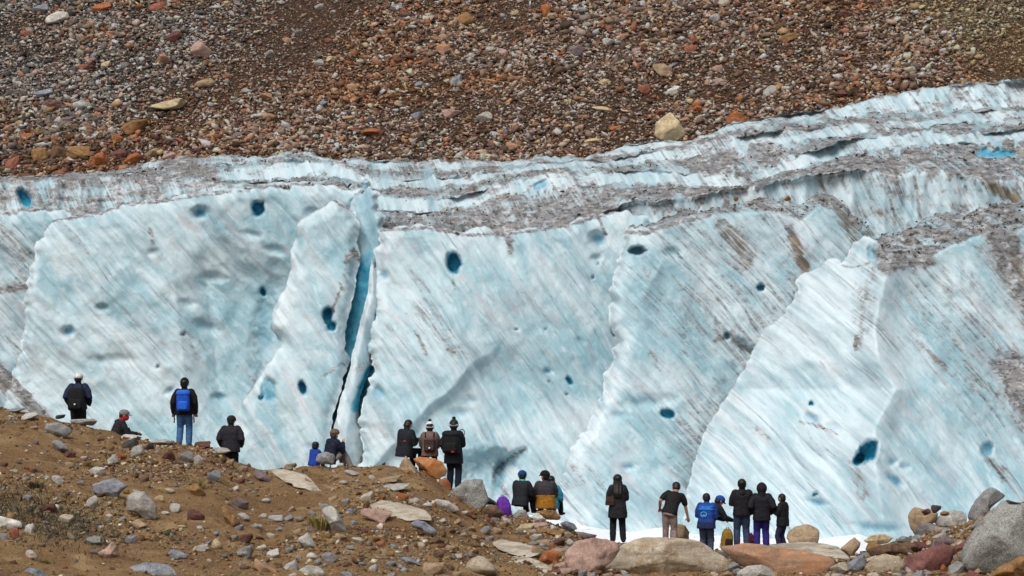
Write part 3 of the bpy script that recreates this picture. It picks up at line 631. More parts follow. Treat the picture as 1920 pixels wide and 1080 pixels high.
# grit and stones lying on the dirty ice
r_ = np.random.default_rng(31)
pp = []
flat_idx = np.nonzero((Kk.ravel() < .5) & (Dd.ravel() > .55) & (UXX.ravel() > 200) & (UXX.ravel() < 2150) & (np.repeat(np.arange(nr), nc) < nr - 5))[0]
pp.append(uv_v[r_.choice(flat_idx, 3600)])
for key, cnt in (('M', 900), ('R', 1500)):
    vf, tri, cap = SL[key]; k = np.nonzero(cap > .6)[0]; pp.append(vf[r_.choice(k, cnt)])
pp = np.concatenate(pp); pp = pp + r_.normal(0, .12, pp.shape) * np.array([1, 1, .15])
sz = .028 * np.exp(r_.normal(0, .55, len(pp))); sz = np.clip(sz, .015, .17)
gd_ = stones('ice_grit', pp, sz, palette(r_, len(pp), ['#57504a', '#7b736c', '#3c3632', '#8f8378', '#5a4a40', '#b4b0aa'], [5, 4, 5, 2, 1.5, 2]), 0, .7, 5)
tag(gd_, 'grey grit and small stones scattered over the dirty ice tops', 'grit', kind='stuff')
# ------------------------------------------------------------------ scree slope behind the glacier
def scree_z(x, Y):
    z0 = 3.0 + .12 * np.clip(x + 5, -40, 60) + .35 * np.clip(x - 12, 0, 40) * .8
    z = z0 + .66 * (Y - 118)
    z = z + .9 * fbm(x * .09, Y * .09, 0, 101, 3) + .35 * fbm(x * .35, Y * .3, 0, 102, 4) + .12 * fbm(x * 1.4, Y * 1.4, 0, 103, 3)
    return np.where(Y < 112, np.minimum(z, -6), z)

def scree_hit(px, py):
    Ys = np.linspace(112.5, 215, 820); x = (px - 960) / F * Ys
    zz = scree_z(x, Ys); yy = 540 - zz / Ys * F
    k = np.nonzero(yy <= py)[0]
    return float(Ys[k[0]]) if len(k) else 140.

# lookup of distance over the picture for scattering
sx = np.linspace(-60, 60, 520); sY = np.concatenate([np.arange(112, 150, .2), np.arange(150, 260, 2.2)])
A, B = np.meshgrid(sx, sY)
Z = scree_z(A, B)
def scree_zone(px, py):
    """0..1 weights: grey coarse left, fine olive right"""
    n = .35 * fbm(px / 160, py / 90, 0, 120, 4)
    left = sstep(520, 250, px + 1.2 * py - 100) + n
    fine = sstep(0, 120, (px - 1610) * .8 - py * .9 + 60 * n)
    return np.clip(left, 0, 1), np.clip(fine, 0, 1)
PXs = A / B * F + 960; PYs = 540 - Z / B * F
lf, fn = scree_zone(PXs, PYs)
bc = np.array(lin('#4a3526'))[None, None] * (1 - lf[..., None]) + np.array(lin('#35302c'))[None, None] * lf[..., None]  # base kept dark: shadow between the stones is put into its colour
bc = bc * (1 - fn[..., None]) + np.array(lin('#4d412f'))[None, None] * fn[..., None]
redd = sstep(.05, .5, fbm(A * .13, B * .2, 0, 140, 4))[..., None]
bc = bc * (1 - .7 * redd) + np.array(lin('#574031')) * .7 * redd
ny, nx_ = A.shape
i = np.arange((ny - 1) * (nx_ - 1)); a = (i // (nx_ - 1)) * nx_ + i % (nx_ - 1)
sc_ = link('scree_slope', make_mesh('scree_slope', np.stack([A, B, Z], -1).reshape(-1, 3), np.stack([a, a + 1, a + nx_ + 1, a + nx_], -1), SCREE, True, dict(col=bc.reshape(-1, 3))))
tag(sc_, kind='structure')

rs = np.random.default_rng(55)
def scree_scatter(n, seed):
    r = np.random.default_rng(seed)
    Y = r.uniform(114, 153, n); x = r.uniform(-.26, .26, n) * Y
    z = scree_z(x, Y)
    return r, x, Y, z, x / Y * F + 960, 540 - z / Y * F
r, x, Y, z, px, py = scree_scatter(290000, 61)
lf, fn = scree_zone(px, py)
clump = fbm(x * .16, Y * .22, 0, 130, 4)
keep = (py > -60) & (py < 370) & (r.uniform(size=len(x)) < np.clip(.9 + .6 * clump, .55, 1))
x, Y, z, px, py, lf, fn, clump = [q[keep] for q in (x, Y, z, px, py, lf, fn, clump)]
n = len(x)
size = .078 * np.exp(r.normal(0, .52, n)) * (1 + .55 * np.clip(clump, -.6, .9)) * (1 - .42 * fn)
gully = np.exp(-((px - 560 + .5 * (py - 90)) / 110.) ** 2) * sstep(250, 120, py)
size = np.clip(size * (1 - .38 * gully), .032, .36)
cb = palette(r, n, ['#6b5648', '#7d6657', '#8f8073', '#5a463a', '#a3968a', '#7a5138', '#8c6a4c', '#46372e', '#b5a999', '#8a5a42'], [6, 6, 5, 5, 3, 3, 3, 3, 2, .6])
cg = palette(r, n, ['#6d6963', '#807b74', '#575350', '#96918a', '#6b5a4e', '#7f5747', '#a59f96', '#464340', '#7e5f4a'], [6, 6, 5, 4, 3, 2, 2, 3, 1])
cf = palette(r, n, ['#7a6c55', '#8a7b62', '#6a5c48', '#a39379', '#5b4e3c'], [5, 5, 4, 3, 2])
u = r.uniform(size=n); cb *= 1.25; cg *= 1.2; cf *= 1.25; k_ = 1.22 * np.exp(r.normal(0, .40, (n, 1))); cb = cb * .92 + .08 * cb.mean(1, keepdims=True); cb *= k_; cg *= k_; cf *= k_
col = np.where((u < lf)[:, None], cg, cb); col = np.where((r.uniform(size=n) < fn)[:, None], cf, col)
rust = sstep(-.05, .45, fbm(x * .11 - Y * .06, Y * .2 + x * .05, 0, 171, 4))[:, None]
col = col * (1 + rust * (np.array([1.16, .92, .74]) - 1)) * (1 - .12 * rust)
col = np.clip(col, 0, .50)
low = sstep(190, 320, py) * sstep(700, 100, px)
co = palette(r, n, ['#7e5840', '#704c3c', '#876648', '#5a4234', '#977555'], [4, 4, 3, 3, 2])
col = np.where((r.uniform(size=n) < .45 * low)[:, None], co, col)
st = stones('scree_stones', np.stack([x, Y, z + size * .42], -1), size, col, 0, .7, 8)
tag(st, 'countless small brown and grey stones covering the scree slope', 'scree', kind='stuff')
# ------------------------------------------------------------------ single rocks
rk = np.random.default_rng(91)
def rock_shape(r, sub=2, k=14, npl=12, rough=.05, front=False):
    bv, bf = ICO[sub]
    n = r.normal(size=(npl, 3))
    if front: n[:, 1] = -np.abs(n[:, 1]) - .75
    n /= np.linalg.norm(n, axis=1)[:, None]
    d = r.uniform(.45, .92, npl)
    q = np.clip(bv @ n.T, 0, None) / d
    rad = np.clip((np.sum(q ** k, 1) + 1e-6) ** (-1. / k), .3, 1.0 if front else 1.35)
    o = r.uniform(0, 50, 3)
    rad = rad * (1 + rough * fbm(bv[:, 0] * 2.2 + o[0], bv[:, 1] * 2.2 + o[1], bv[:, 2] * 2.2 + o[2], 3, 4, .6) * 2)
    return bv * rad[:, None], bf

PROTO = {}
def rock_proto(kind, var, sub):
    key = (kind, var, sub)
    if key not in PROTO:
        r = np.random.default_rng(1000 + var * 17 + len(kind))
        k = {'angular': 22, 'round': 5, 'slab': 18}[kind]
        v, f = rock_shape(r, sub, k * (2 if kind == 'angular' else 1), 9 if kind != 'round' else 16, .075 if kind != 'round' else .05)
        v = v - (v.max(0) + v.min(0)) / 2; v = v / ((v.max(0) - v.min(0)) / 2)
        PROTO[key] = (v, f)
    return PROTO[key]

MESHES = {}
def rock_mesh(kind, var, sub, mat):
    key = (kind, var, sub, mat)
    if key not in MESHES:
        v, f = rock_proto(kind, var, sub)
        MESHES[key] = make_mesh('rock', v, f, ROCK[mat], kind == 'round')
    return MESHES[key]

def place_rock(px, py, w, h, mat, label, kind='angular', tilt=0, Y=None, name='rock', group=None, scree=False, depth=None, cat='rock', var=None):
    if Y is None:
        Y = scree_hit(px, py + h * .3) if scree else hit(px, py + h * .32)
    c = P(px, py, Y); sx = w / 2 / F * Y; sz = h / 2 / F * Y
    sub = 4 if w > 70 else 3 if w > 22 else 2
    o = bpy.data.objects.new(name, rock_mesh(kind, int(rk.integers(0, 14)) if var is None else var, sub, mat)); COL.objects.link(o)
    o.location = [float(q) for q in c]
    o.scale = (sx, depth if depth else max(.7 * sx, .6 * sz), sz)
    o.rotation_euler = (0, R(-tilt), 0)
    return tag(o, label, cat, group)

def poly_rock(poly, mat, label, Y=None, depth=.8, sub=4, k=26, name='rock', seed=1, scree=False, npl=8, rough=.05, hitpt=None, cat='boulder'):
    A_ = np.array(poly, float); c = A_.mean(0)
    mn, mx = A_.min(0), A_.max(0); c = (mn + mx) / 2
    if not inside(np.array([c[0]]), np.array([c[1]]), poly)[0]: c = A_.mean(0)
    shear = 0.0; S_ = None
    if Y is None and not scree and mat == 'slab':
        yb = min(mx[1], 1080); yt = max(mn[1], float(crest_y(c[0])) + 2)
        if yb - yt > 8: shear = .8 * (hit(c[0], yt) - hit(c[0], yb)) / (yb - yt)
    if Y is None:
        hx, hy = hitpt or (c[0], min(mx[1], 1080) - .10 * (mx[1] - mn[1])); Y = scree_hit(hx, hy) if scree else hit(hx, hy)
    r = np.random.default_rng(seed + 300)
    v, f = rock_shape(r, sub, k, npl, rough, True)
    th = np.arctan2(v[:, 2], v[:, 0]); rho = np.hypot(v[:, 0], v[:, 2])
    dx, dy = np.cos(th), -np.sin(th)
    best = np.full(len(v), 1e9); n = len(poly)
    for i in range(n):
        a = A_[i] - c; e = A_[(i + 1) % n] - A_[i]
        den = dx * e[1] - dy * e[0]; den = np.where(np.abs(den) < 1e-9, 1e-9, den)
        tt = (a[0] * e[1] - a[1] * e[0]) / den; s = (a[0] * dy - a[1] * dx) / den
        ok = (tt > 0) & (s >= -1e-6) & (s <= 1 + 1e-6)
        best = np.where(ok, np.minimum(best, tt), best)
    best = np.where(best > 1e8, 0, best)
    best = best * (1 + .03 * fbm(th * 5, 0, 0, seed, 3))
    S = Y / F; wd_ = (mx - mn).min() * S * depth
    loc = P(c[0], c[1], Y)
    V = np.stack([rho * best * dx * S, v[:, 1] * wd_ * .6 + .42 * wd_, -rho * best * dy * S], -1)
    if shear > 0:   # a slab that lies on the slope: follow the ground away from the viewer
        g = 1 + np.clip(V[:, 2] / S + (mx[1] - c[1]) * .9, 0, 200) * min(shear * .85, .2) / Y
        V[:, 1] -= .30 * wd_; V = (V + loc) * g[:, None] - loc + np.array([0, 0, .05])
    o = link(name, make_mesh(name, V, f, ROCK[mat], False), None, loc)
    return tag(o, label, cat)

# --- traced boulders of the moraine (photo pixels)
def C5(*p): return [(x / 4, y / 4 + 810) for x, y in p]
def C6(*p): return [(x / 4 + 480, y / 4 + 810) for x, y in p]
def C7(*p): return [(x / 4 + 960, y / 4 + 810) for x, y in p]
def C8(*p): return [(x / 4 + 1440, y / 4 + 810) for x, y in p]
T = [
 (C5((680, 400), (790, 360), (850, 350), (945, 410), (850, 515), (700, 460)), 'bluegrey', 'flat grey rock with a pointed lower tip on bare brown soil', {}),
 (C5((920, 560), (930, 500), (1000, 450), (1070, 455), (1165, 570), (1165, 660), (1110, 695), (1010, 650), (920, 600)), 'palegrey', 'big pale grey boulder with dark overhang, alone on bare brown soil', dict(k=24, npl=6)),
 (C5((980, 680), (1030, 655), (1110, 710), (1050, 755), (1000, 740)), 'tan', 'tan block lying just under the big pale grey boulder with overhang', {}),
 (C5((1650, 560), (1690, 560), (1800, 690), (1740, 730), (1690, 700)), 'ochre', 'leaning ochre brown block beside a small pale stone', {}),
 (C5((1395, 620), (1420, 580), (1480, 590), (1535, 635), (1520, 680), (1400, 660)), 'maroon', 'dark reddish brown wedge on the bare soil right of the big pale boulder', {}),
 (C5((890, 1100), (960, 1020), (1080, 980), (1250, 1000), (1320, 1060), (1335, 1130), (890, 1140)), 'bluegrey', 'large blue grey boulder cut by the bottom edge at left', {}),
 (C5((-60, 640), (0, 635), (150, 675), (165, 720), (60, 745), (-60, 735)), 'white', 'pale whitish rock at the left edge above a brick red stone', {}),
 (C5((720, 910), (780, 880), (830, 830), (880, 880), (900, 950), (780, 970)), 'pink', 'flat pinkish red rock half sunk in soil near the bottom left', {}),
 (C5((1255, 910), (1300, 880), (1400, 920), (1395, 960), (1330, 975), (1270, 940)), 'bluegrey', 'blue grey angular stone above the big boulder at the bottom edge', {}),
 (C5((120, 1070), (200, 1015), (300, 1040), (360, 1090), (300, 1130), (120, 1130)), 'bluegrey', 'grey rock cut by the bottom edge at far left', {}),
 (C5((1770, 900), (1800, 870), (1860, 880), (1870, 930), (1830, 960), (1780, 940)), 'grey', 'dull grey rounded block right of a small cream stone', {}),
 (C5((320, -20), (340, -60), (430, -70), (520, -30), (535, 10), (480, 45), (380, 20)), 'grey', 'long grey boulder on the crest near the person with white cap', {}),
 (C6((60, 290), (110, 282), (200, 290), (300, 318), (370, 340), (430, 390), (520, 490), (480, 492), (400, 462), (300, 430), (200, 405), (130, 350)), 'slab', 'long smooth whitish rock slab below the seated pair', dict(k=12, npl=10, depth=1.0)),
 (C6((-30, 300), (20, 280), (70, 310), (140, 390), (90, 380), (0, 350)), 'purple', 'purplish brown rock at the upper end of the whitish slab', {}),
 (C6((445, 215), (460, 165), (520, 150), (590, 165), (600, 200), (580, 242), (480, 245)), 'grey', 'rounded brown grey rock beside the seated child in blue', dict(Y=59.0, k=7)),
 (C6((480, 600), (520, 565), (560, 553), (600, 590), (650, 690), (690, 775), (640, 790), (560, 750), (540, 690)), 'palegrey', 'tall pale grey rock leaning beside a tuft of dry grass', {}),
 (C6((290, 830), (330, 790), (385, 755), (420, 800), (455, 880), (380, 890), (330, 870)), 'palegrey', 'sharp pale grey wedge on brown soil near the bottom', dict(npl=6, k=24)),
 (C6((-20, 950), (60, 990), (140, 1040), (190, 1090), (100, 1110), (-20, 1110)), 'orangeslab', 'orange tan rock cut by the bottom edge left of centre', {}),
 (C6((320, 1040), (380, 1000), (460, 1010), (520, 1060), (500, 1110), (340, 1110)), 'palegrey', 'mottled pale grey boulder at the bottom edge', {}),
 (C6((840, 560), (900, 545), (960, 530), (1080, 550), (1190, 580), (1280, 610), (1325, 645), (1330, 690), (1240, 680), (1150, 690), (1080, 665), (980, 670), (900, 640)), 'slab', 'broad smooth cream slab with dark streaks left of the large granite boulder', dict(k=12, npl=10, depth=.9)),
 (C6((1140, 690), (1190, 655), (1270, 680), (1360, 745), (1345, 785), (1270, 760), (1180, 720)), 'bluegrey', 'dark blue grey rock on the lower edge of the cream slab', {}),
 (C6((1035, 325), (1080, 240), (1120, 183), (1160, 230), (1220, 315), (1225, 372), (1150, 350), (1040, 335)), 'tan', 'pointed tan pyramid shaped rock in front of the three hikers', dict(npl=5, k=24, Y=58.2)),
 (C6((1175, 205), (1230, 192), (1340, 200), (1400, 230), (1437, 290), (1420, 335), (1360, 360), (1270, 310), (1200, 260)), 'twotone', 'orange stained boulder on the cairn under the brown backpack', dict(k=12, Y=58.6)),
 (C6((1040, 370), (1100, 345), (1180, 360), (1240, 395), (1340, 420), (1415, 475), (1370, 505), (1290, 510), (1200, 490), (1140, 440), (1060, 400)), 'ochre', 'long ochre brown slab below the pyramid shaped rock', dict(Y=57.9)),
 (C6((1225, 350), (1290, 320), (1380, 350), (1450, 430), (1420, 460), (1330, 425), (1240, 395)), 'tan', 'tan stone wedged under the orange boulder', dict(Y=58.6)),
 (C6((1370, 370), (1420, 345), (1460, 390), (1465, 440), (1430, 480), (1390, 420)), 'orange', 'rust red stone at the right end of the cairn', dict(Y=58.5)),
 (C6((1448, 470), (1500, 415), (1560, 370), (1640, 358), (1692, 366), (1720, 440), (1742, 520), (1700, 600), (1660, 628), (1580, 600), (1520, 540)), 'granite', 'large light grey granite boulder beside the standing hiker with black pack', dict(npl=6, k=20, Y=57.6)),
 (C6((1430, 500), (1500, 478), (1560, 540), (1590, 610), (1530, 590), (1450, 530)), 'brown', 'brown rock leaning against the large granite boulder', dict(Y=57.0)),
 (C6((1330, 540), (1350, 503), (1440, 520), (1510, 560), (1530, 600), (1450, 605), (1340, 570)), 'palegrey', 'pale grey block left of the large granite boulder', {}),
 (C6((1690, 600), (1740, 552), (1800, 550), (1862, 610), (1840, 660), (1760, 665), (1700, 640)), 'brown', 'dark brown grey rock next to the purple backpack', {}),
 (C6((1700, 545), (1740, 490), (1790, 520), (1830, 560), (1760, 550)), 'dark', 'dark stone wedged behind the brown grey rock', dict(Y=58.4)),
 (C7((0, 670), (10, 620), (50, 588), (100, 590), (128, 640), (120, 690), (40, 690)), 'granite', 'speckled grey rock in front of the person in teal scarf', dict(Y=58.2)),
 (C7((130, 650), (200, 608), (240, 650), (220, 690), (150, 700)), 'white', 'whitish wedge below the person in mustard jacket', dict(Y=57.9)),
 (C7((170, 600), (240, 585), (330, 590), (370, 640), (350, 665), (260, 660), (220, 640)), 'ochre', 'ochre boulder that serves as seat under the mustard jacket', dict(Y=58.6)),
 (C7((360, 690), (400, 668), (470, 690), (490, 730), (430, 750), (380, 730)), 'bluegrey', 'dark grey stone on top of the rubble pile by the snow', dict(Y=58.5)),
 (C7((430, 790), (470, 745), (520, 750), (640, 775), (620, 800), (520, 805)), 'purple', 'long dark purple slab reaching over the snow edge', dict(Y=58.5)),
 (C7((-150, 850), (-80, 820), (60, 850), (190, 880), (210, 930), (120, 960), (0, 935), (-100, 900)), 'slab', 'cream flat slab left of the red and white boulder', dict(k=12)),
 (C7((-20, 960), (60, 940), (190, 980), (330, 1050), (340, 1120), (-20, 1120)), 'slab', 'wide cream slab at the bottom edge of the centre', dict(k=10)),
 (C7((205, 960), (240, 900), (300, 885), (360, 920), (350, 990), (290, 1010), (220, 990)), 'orange', 'round orange red stone left of the red and white boulder', dict(k=10)),
 (C7((380, 1010), (400, 930), (480, 830), (620, 803), (720, 808), (805, 830), (822, 900), (740, 990), (650, 1070), (560, 1090), (430, 1060)), 'pink', 'big boulder with one reddish face and one whitish face', dict(npl=5, k=26)),
 (C7((620, 1110), (720, 990), (830, 860), (920, 822), (1000, 806), (1130, 800), (1290, 806), (1400, 830), (1510, 885), (1620, 950), (1700, 1025), (1700, 1110)), 'boulder', 'huge smooth beige boulder with ochre left flank at the bottom', dict(k=10, npl=12, depth=.9, hitpt=(1265, 1080))),
 (C7((1185, 790), (1195, 730), (1240, 695), (1300, 705), (1340, 760), (1330, 860), (1200, 870)), 'tan', 'pale tan boulder beside the bending man in black shirt', dict(Y=60.0)),
 (C7((1545, 870), (1640, 862), (1760, 845), (1900, 858), (2020, 880), (2200, 900), (2420, 950), (2440, 1010), (2300, 1110), (1900, 1110), (1700, 1010)), 'orangeslab', 'broad orange brown slab under the standing group', dict(k=12, depth=.8, hitpt=(1480, 1078))),
 (C7((1690, 1060), (1760, 1010), (1880, 1000), (1960, 1030), (2000, 1110), (1700, 1110)), 'palegrey', 'rounded grey boulder in front of the orange brown slab', dict(Y=50.5, k=12)),
 (C8((-60, 905), (0, 862), (130, 850), (250, 843), (420, 850), (540, 880), (610, 950), (620, 985), (560, 975), (400, 945), (200, 925), (80, 930)), 'slab', 'long grey ledge with a dark crack right of the group', dict(k=12, hitpt=(1510, 1066))),
 (C8((550, 880), (600, 840), (660, 790), (708, 835), (700, 880), (640, 950), (600, 960)), 'tan', 'yellowish block standing at the edge of the snow', {}),
 (C8((715, 820), (780, 780), (870, 765), (950, 800), (900, 840), (780, 850)), 'cream', 'pale ochre flat rock against the snow', {}),
 (C8((515, 1090), (600, 1000), (720, 918), (745, 1000), (700, 1060), (620, 1110)), 'bluegrey', 'grey angled slab beside a beige boulder at the bottom', {}),
 (C8((735, 1020), (800, 950), (890, 922), (1000, 940), (1045, 1000), (1000, 1100), (760, 1110)), 'boulder', 'beige grey boulder left of the large dark red rock', dict(k=12)),
 (C8((740, 890), (850, 850), (950, 835), (1080, 870), (1110, 920), (1000, 935), (860, 920), (780, 950)), 'brown', 'ochre brown rock behind the beige grey boulder', {}),
 (C8((950, 820), (1010, 780), (1060, 790), (1085, 830), (1020, 850)), 'grey', 'small grey rock against the snow above the brown rocks', {}),
 (C8((975, 1110), (990, 1050), (1050, 945), (1180, 900), (1330, 848), (1400, 870), (1415, 910), (1390, 985), (1300, 1060), (1270, 1110)), 'darkred', 'large dark red rock at the bottom right', dict(npl=7, k=14)),
 (C8((1060, 880), (1100, 820), (1180, 830), (1230, 880), (1200, 905), (1100, 910)), 'maroon', 'reddish brown rock above the large dark red rock', {}),
 (C8((1215, 880), (1250, 820), (1340, 780), (1405, 830), (1400, 850), (1300, 870)), 'purple', 'purplish grey slab tilted above the large dark red rock', {}),
 (C8((1062, 650), (1075, 600), (1110, 565), (1190, 590), (1290, 612), (1270, 680), (1180, 740), (1120, 790), (1085, 730)), 'tan', 'round grey tan boulder with small stones stacked on top', dict(k=12, Y=58.5)),
 (C8((1250, 680), (1300, 625), (1400, 590), (1480, 600), (1512, 650), (1480, 720), (1400, 750), (1300, 730)), 'palegrey', 'grey boulder with rust seam right of the round tan boulder', dict(Y=58.5)),
 (C8((1110, 740), (1150, 700), (1220, 680), (1300, 710), (1300, 780), (1200, 810), (1120, 800)), 'magpie', 'black and white patterned rock leaning on the round tan boulder', dict(Y=57.6)),
 (C8((1310, 760), (1350, 725), (1420, 750), (1470, 800), (1410, 810), (1330, 780)), 'cream', 'tan flat stone between the patterned rock and grey boulder', dict(Y=57.4)),
 (C8((1510, 650), (1530, 600), (1580, 520), (1640, 450), (1700, 425), (1750, 440), (1805, 490), (1740, 540), (1680, 590), (1640, 660), (1570, 695), (1530, 690)), 'grey', 'dark grey boulder leaning on the huge speckled boulder at right', dict(Y=58.8)),
 (C8((1470, 980), (1500, 900), (1560, 800), (1640, 690), (1720, 600), (1830, 515), (1920, 505), (2040, 520), (2060, 900), (2000, 1080), (1800, 1090), (1620, 1085), (1500, 1050)), 'granite', 'huge speckled grey boulder at the right edge', dict(npl=7, k=14, hitpt=(1860, 1079), depth=.7)),
 (C8((1640, 1110), (1760, 1020), (1900, 950), (2050, 900), (2060, 1110)), 'ochre', 'ochre rock slab at the bottom right corner', dict(Y=50)),
 (C8((1360, 1010), (1430, 970), (1480, 990), (1500, 1060), (1480, 1110), (1370, 1100)), 'grey', 'grey block between the dark red rock and huge speckled boulder', {}),
 (C8((1480, 730), (1540, 700), (1600, 720), (1580, 780), (1500, 800)), 'pink', 'pinkish grey rock below the dark grey boulder at right', dict(Y=57.2)),
 (C8((1430, 860), (1470, 820), (1520, 830), (1500, 880), (1440, 900)), 'darkred', 'small dark red rock beside the huge speckled boulder', {}),
]
for i, (poly, mat, lab, kw) in enumerate(T):
    if max(p[0] for p in poly) - min(p[0] for p in poly) < 60: kw = dict(kw, sub=kw.get('sub', 3))
    poly_rock(poly, mat, lab, seed=i, **kw)

# --- smaller named stones: px, py, w, h, colour, shape, label
S = [
 (173, 942, 24, 28, 'palegrey', 'round', 'small rounded pale stone below the flat grey rock'),
 (183, 884, 32, 20, 'white', 'angular', 'whitish stone above the flat grey pointed rock'),
 (298, 937, 20, 18, 'cream', 'angular', 'cream stone just right of the big pale boulder with overhang'),
 (329, 953, 22, 20, 'palegrey', 'slab', 'flat pale grey stone between cream stone and reddish wedge'),
 (457, 971, 26, 20, 'palegrey', 'angular', 'small pale stone right of the leaning ochre block'),
 (450, 945, 34, 24, 'purple', 'angular', 'purplish grey stone above the leaning ochre block'),
 (406, 1022, 20, 24, 'cream', 'round', 'upright cream coloured stone near the bottom left'),
 (377, 1028, 30, 14, 'palegrey', 'slab', 'low pale stone left of the upright cream stone'),
 (28, 1001, 20, 26, 'red', 'angular', 'brick red stone under the whitish rock at the left edge'),
 (55, 993, 18, 24, 'white', 'angular', 'small white stone right of the brick red stone'),
 (8, 1008, 20, 18, 'grey', 'angular', 'grey stone at the left edge beside the brick red stone'),
 (112, 838, 38, 24, 'grey', 'angular', 'grey stone lying on a reddish one below the crest at left'),
 (131, 853, 24, 16, 'maroon', 'angular', 'reddish brown stone tucked under a grey stone at left'),
 (243, 832, 34, 24, 'dark', 'angular', 'black stone right below the person with red scarf'),
 (257, 846, 22, 26, 'palegrey', 'angular', 'light grey stone leaning on the black stone'),
 (279, 838, 20, 18, 'dark', 'angular', 'small dark stone right of the light grey leaning stone'),
 (227, 857, 24, 13, 'orange', 'slab', 'orange stone in a cluster of pale stones at left'),
 (210, 861, 24, 18, 'palegrey', 'angular', 'pale stone left of the orange stone'),
 (315, 855, 26, 24, 'maroon', 'angular', 'maroon stone below the person with blue backpack'),
 (348, 859, 30, 26, 'grey', 'angular', 'grey stone right of the maroon stone under the crest'),
 (372, 864, 20, 22, 'palegrey', 'angular', 'pale upright stone right of the grey stone under the crest'),
 (401, 895, 28, 26, 'bluegrey', 'angular', 'blue grey stone on soil below the person in dark cap'),
 (463, 1038, 28, 28, 'grey', 'angular', 'grey stone left of the sharp pale grey wedge'),
 (55, 782, 38, 16, 'white', 'slab', 'pale flat rock on the crest at far left'),
 (158, 792, 52, 14, 'palegrey', 'slab', 'pale grey slab under the person with white cap'),
 (243, 820, 32, 12, 'white', 'slab', 'pale slab at the feet of the person with red scarf'),
 (380, 834, 30, 18, 'maroon', 'angular', 'dark maroon rock on the crest between two standing people'),
 (412, 847, 44, 16, 'palegrey', 'slab', 'pale grey slab beside the person in dark cap'),
 (303, 829, 42, 11, 'palegrey', 'slab', 'flat grey slab at the feet of the person with blue backpack'),
 (114, 781, 20, 8, 'dark', 'slab', 'thin dark stone on the crest left of the person with white cap'),
 (28, 770, 40, 10, 'grey', 'slab', 'thin grey slab on the crest at the left edge'),
 (638, 873, 14, 9, 'white', 'angular', 'small white stone at the foot of the seated pair'),
 (660, 888, 30, 14, 'palegrey', 'slab', 'pale stone in front of the seated pair'),
 (545, 876, 24, 14, 'tan', 'angular', 'tan stone on the crest left of the seated child'),
 (585, 1043, 22, 14, 'white', 'round', 'whitish rounded stone under the sharp pale wedge'),
 (517, 972, 28, 18, 'palegrey', 'angular', 'pale grey stone left of the dry grass tuft'),
 (512, 1038, 24, 20, 'white', 'angular', 'whitish stone left of the sharp pale wedge'),
 (618, 1045, 32, 22, 'grey', 'angular', 'grey brown stone right of the sharp pale wedge'),
 (545, 1060, 28, 22, 'palegrey', 'angular', 'dusty pale stone right of the orange tan rock'),
 (705, 966, 60, 26, 'pink', 'slab', 'pinkish slab at the left end of the streaked cream slab'),
 (740, 914, 58, 14, 'palegrey', 'slab', 'thin pale slab left of the long ochre brown slab'),
 (730, 899, 48, 12, 'tan', 'slab', 'thin tan slab above a thin pale slab by the pyramid rock'),
 (755, 931, 22, 15, 'orange', 'round', 'small orange stone under the long ochre brown slab'),
 (783, 940, 22, 14, 'palegrey', 'angular', 'small pale stone right of the small orange stone'),
 (800, 948, 22, 12, 'white', 'angular', 'small white stone left of the pale grey block'),
 (903, 1063, 60, 38, 'boulder', 'round', 'pale brown topped boulder near the bottom centre'),
 (812, 1066, 40, 30, 'tan', 'angular', 'grey brown rock left of the pale brown topped boulder'),
 (771, 1053, 42, 14, 'bluegrey', 'slab', 'flat grey stone left of the grey brown rock near the bottom'),
 (1013, 985, 34, 12, 'pink', 'slab', 'reddish flat stone on the rubble pile'),
 (1037, 1000, 44, 18, 'ochre', 'slab', 'ochre stone in the rubble pile under the mustard jacket'),
 (986, 990, 32, 18, 'cream', 'angular', 'cream stone at the left of the rubble pile'),
 (1005, 1008, 26, 16, 'palegrey', 'angular', 'pale stone low in the rubble pile'),
 (1046, 1018, 28, 18, 'maroon', 'angular', 'maroon stone at the foot of the rubble pile'),
 (1060, 1004, 26, 14, 'tan', 'angular', 'tan stone in the rubble pile left of the purple slab'),
 (1020, 1018, 30, 14, 'tan', 'slab', 'tan flat stone at the foot of the rubble pile'),
 (1038, 990, 16, 12, 'white', 'angular', 'white stone on top of the rubble pile'),
 (1645, 1028, 44, 22, 'ochre', 'angular', 'dark ochre rock behind the grey angled slab'),
 (1695, 1030, 52, 26, 'brown', 'angular', 'brown rock between the small grey rock and dark red rock'),
 (1737, 960, 18, 13, 'maroon', 'angular', 'small red brown stone stacked on the round tan boulder'),
 (1755, 955, 19, 16, 'dark', 'angular', 'small dark stone stacked on the round tan boulder'),
 (1771, 963, 18, 10, 'ochre', 'slab', 'small yellow stone stacked on the round tan boulder'),
 (1770, 1066, 13, 16, 'orange', 'angular', 'bright orange stone right of the large dark red rock'),
 (1803, 1028, 26, 20, 'darkred', 'angular', 'reddish stone in the gap below the pinkish grey rock'),
 (1505, 1004, 62, 44, 'tan', 'angular', 'dirty ice covered lump on the snow behind the boy'),
 (1905, 946, 40, 10, 'dark', 'slab', 'dark stone on top of the huge speckled boulder'),
]
YS = {'small red brown stone stacked': 58.2, 'small dark stone stacked': 58.3, 'small yellow stone stacked': 58.2, 'dirty ice covered': 78, 'dark stone on top of the huge': 52.2}
for (px, py, w, h, mat, kind, lab) in S:
    Y = next((v for k, v in YS.items() if lab.startswith(k)), None)
    nm = 'stone' if w < 34 else 'rock'
    place_rock(px, py, w, h, mat, lab, kind, rk.uniform(-14, 14), Y, nm, cat=nm)

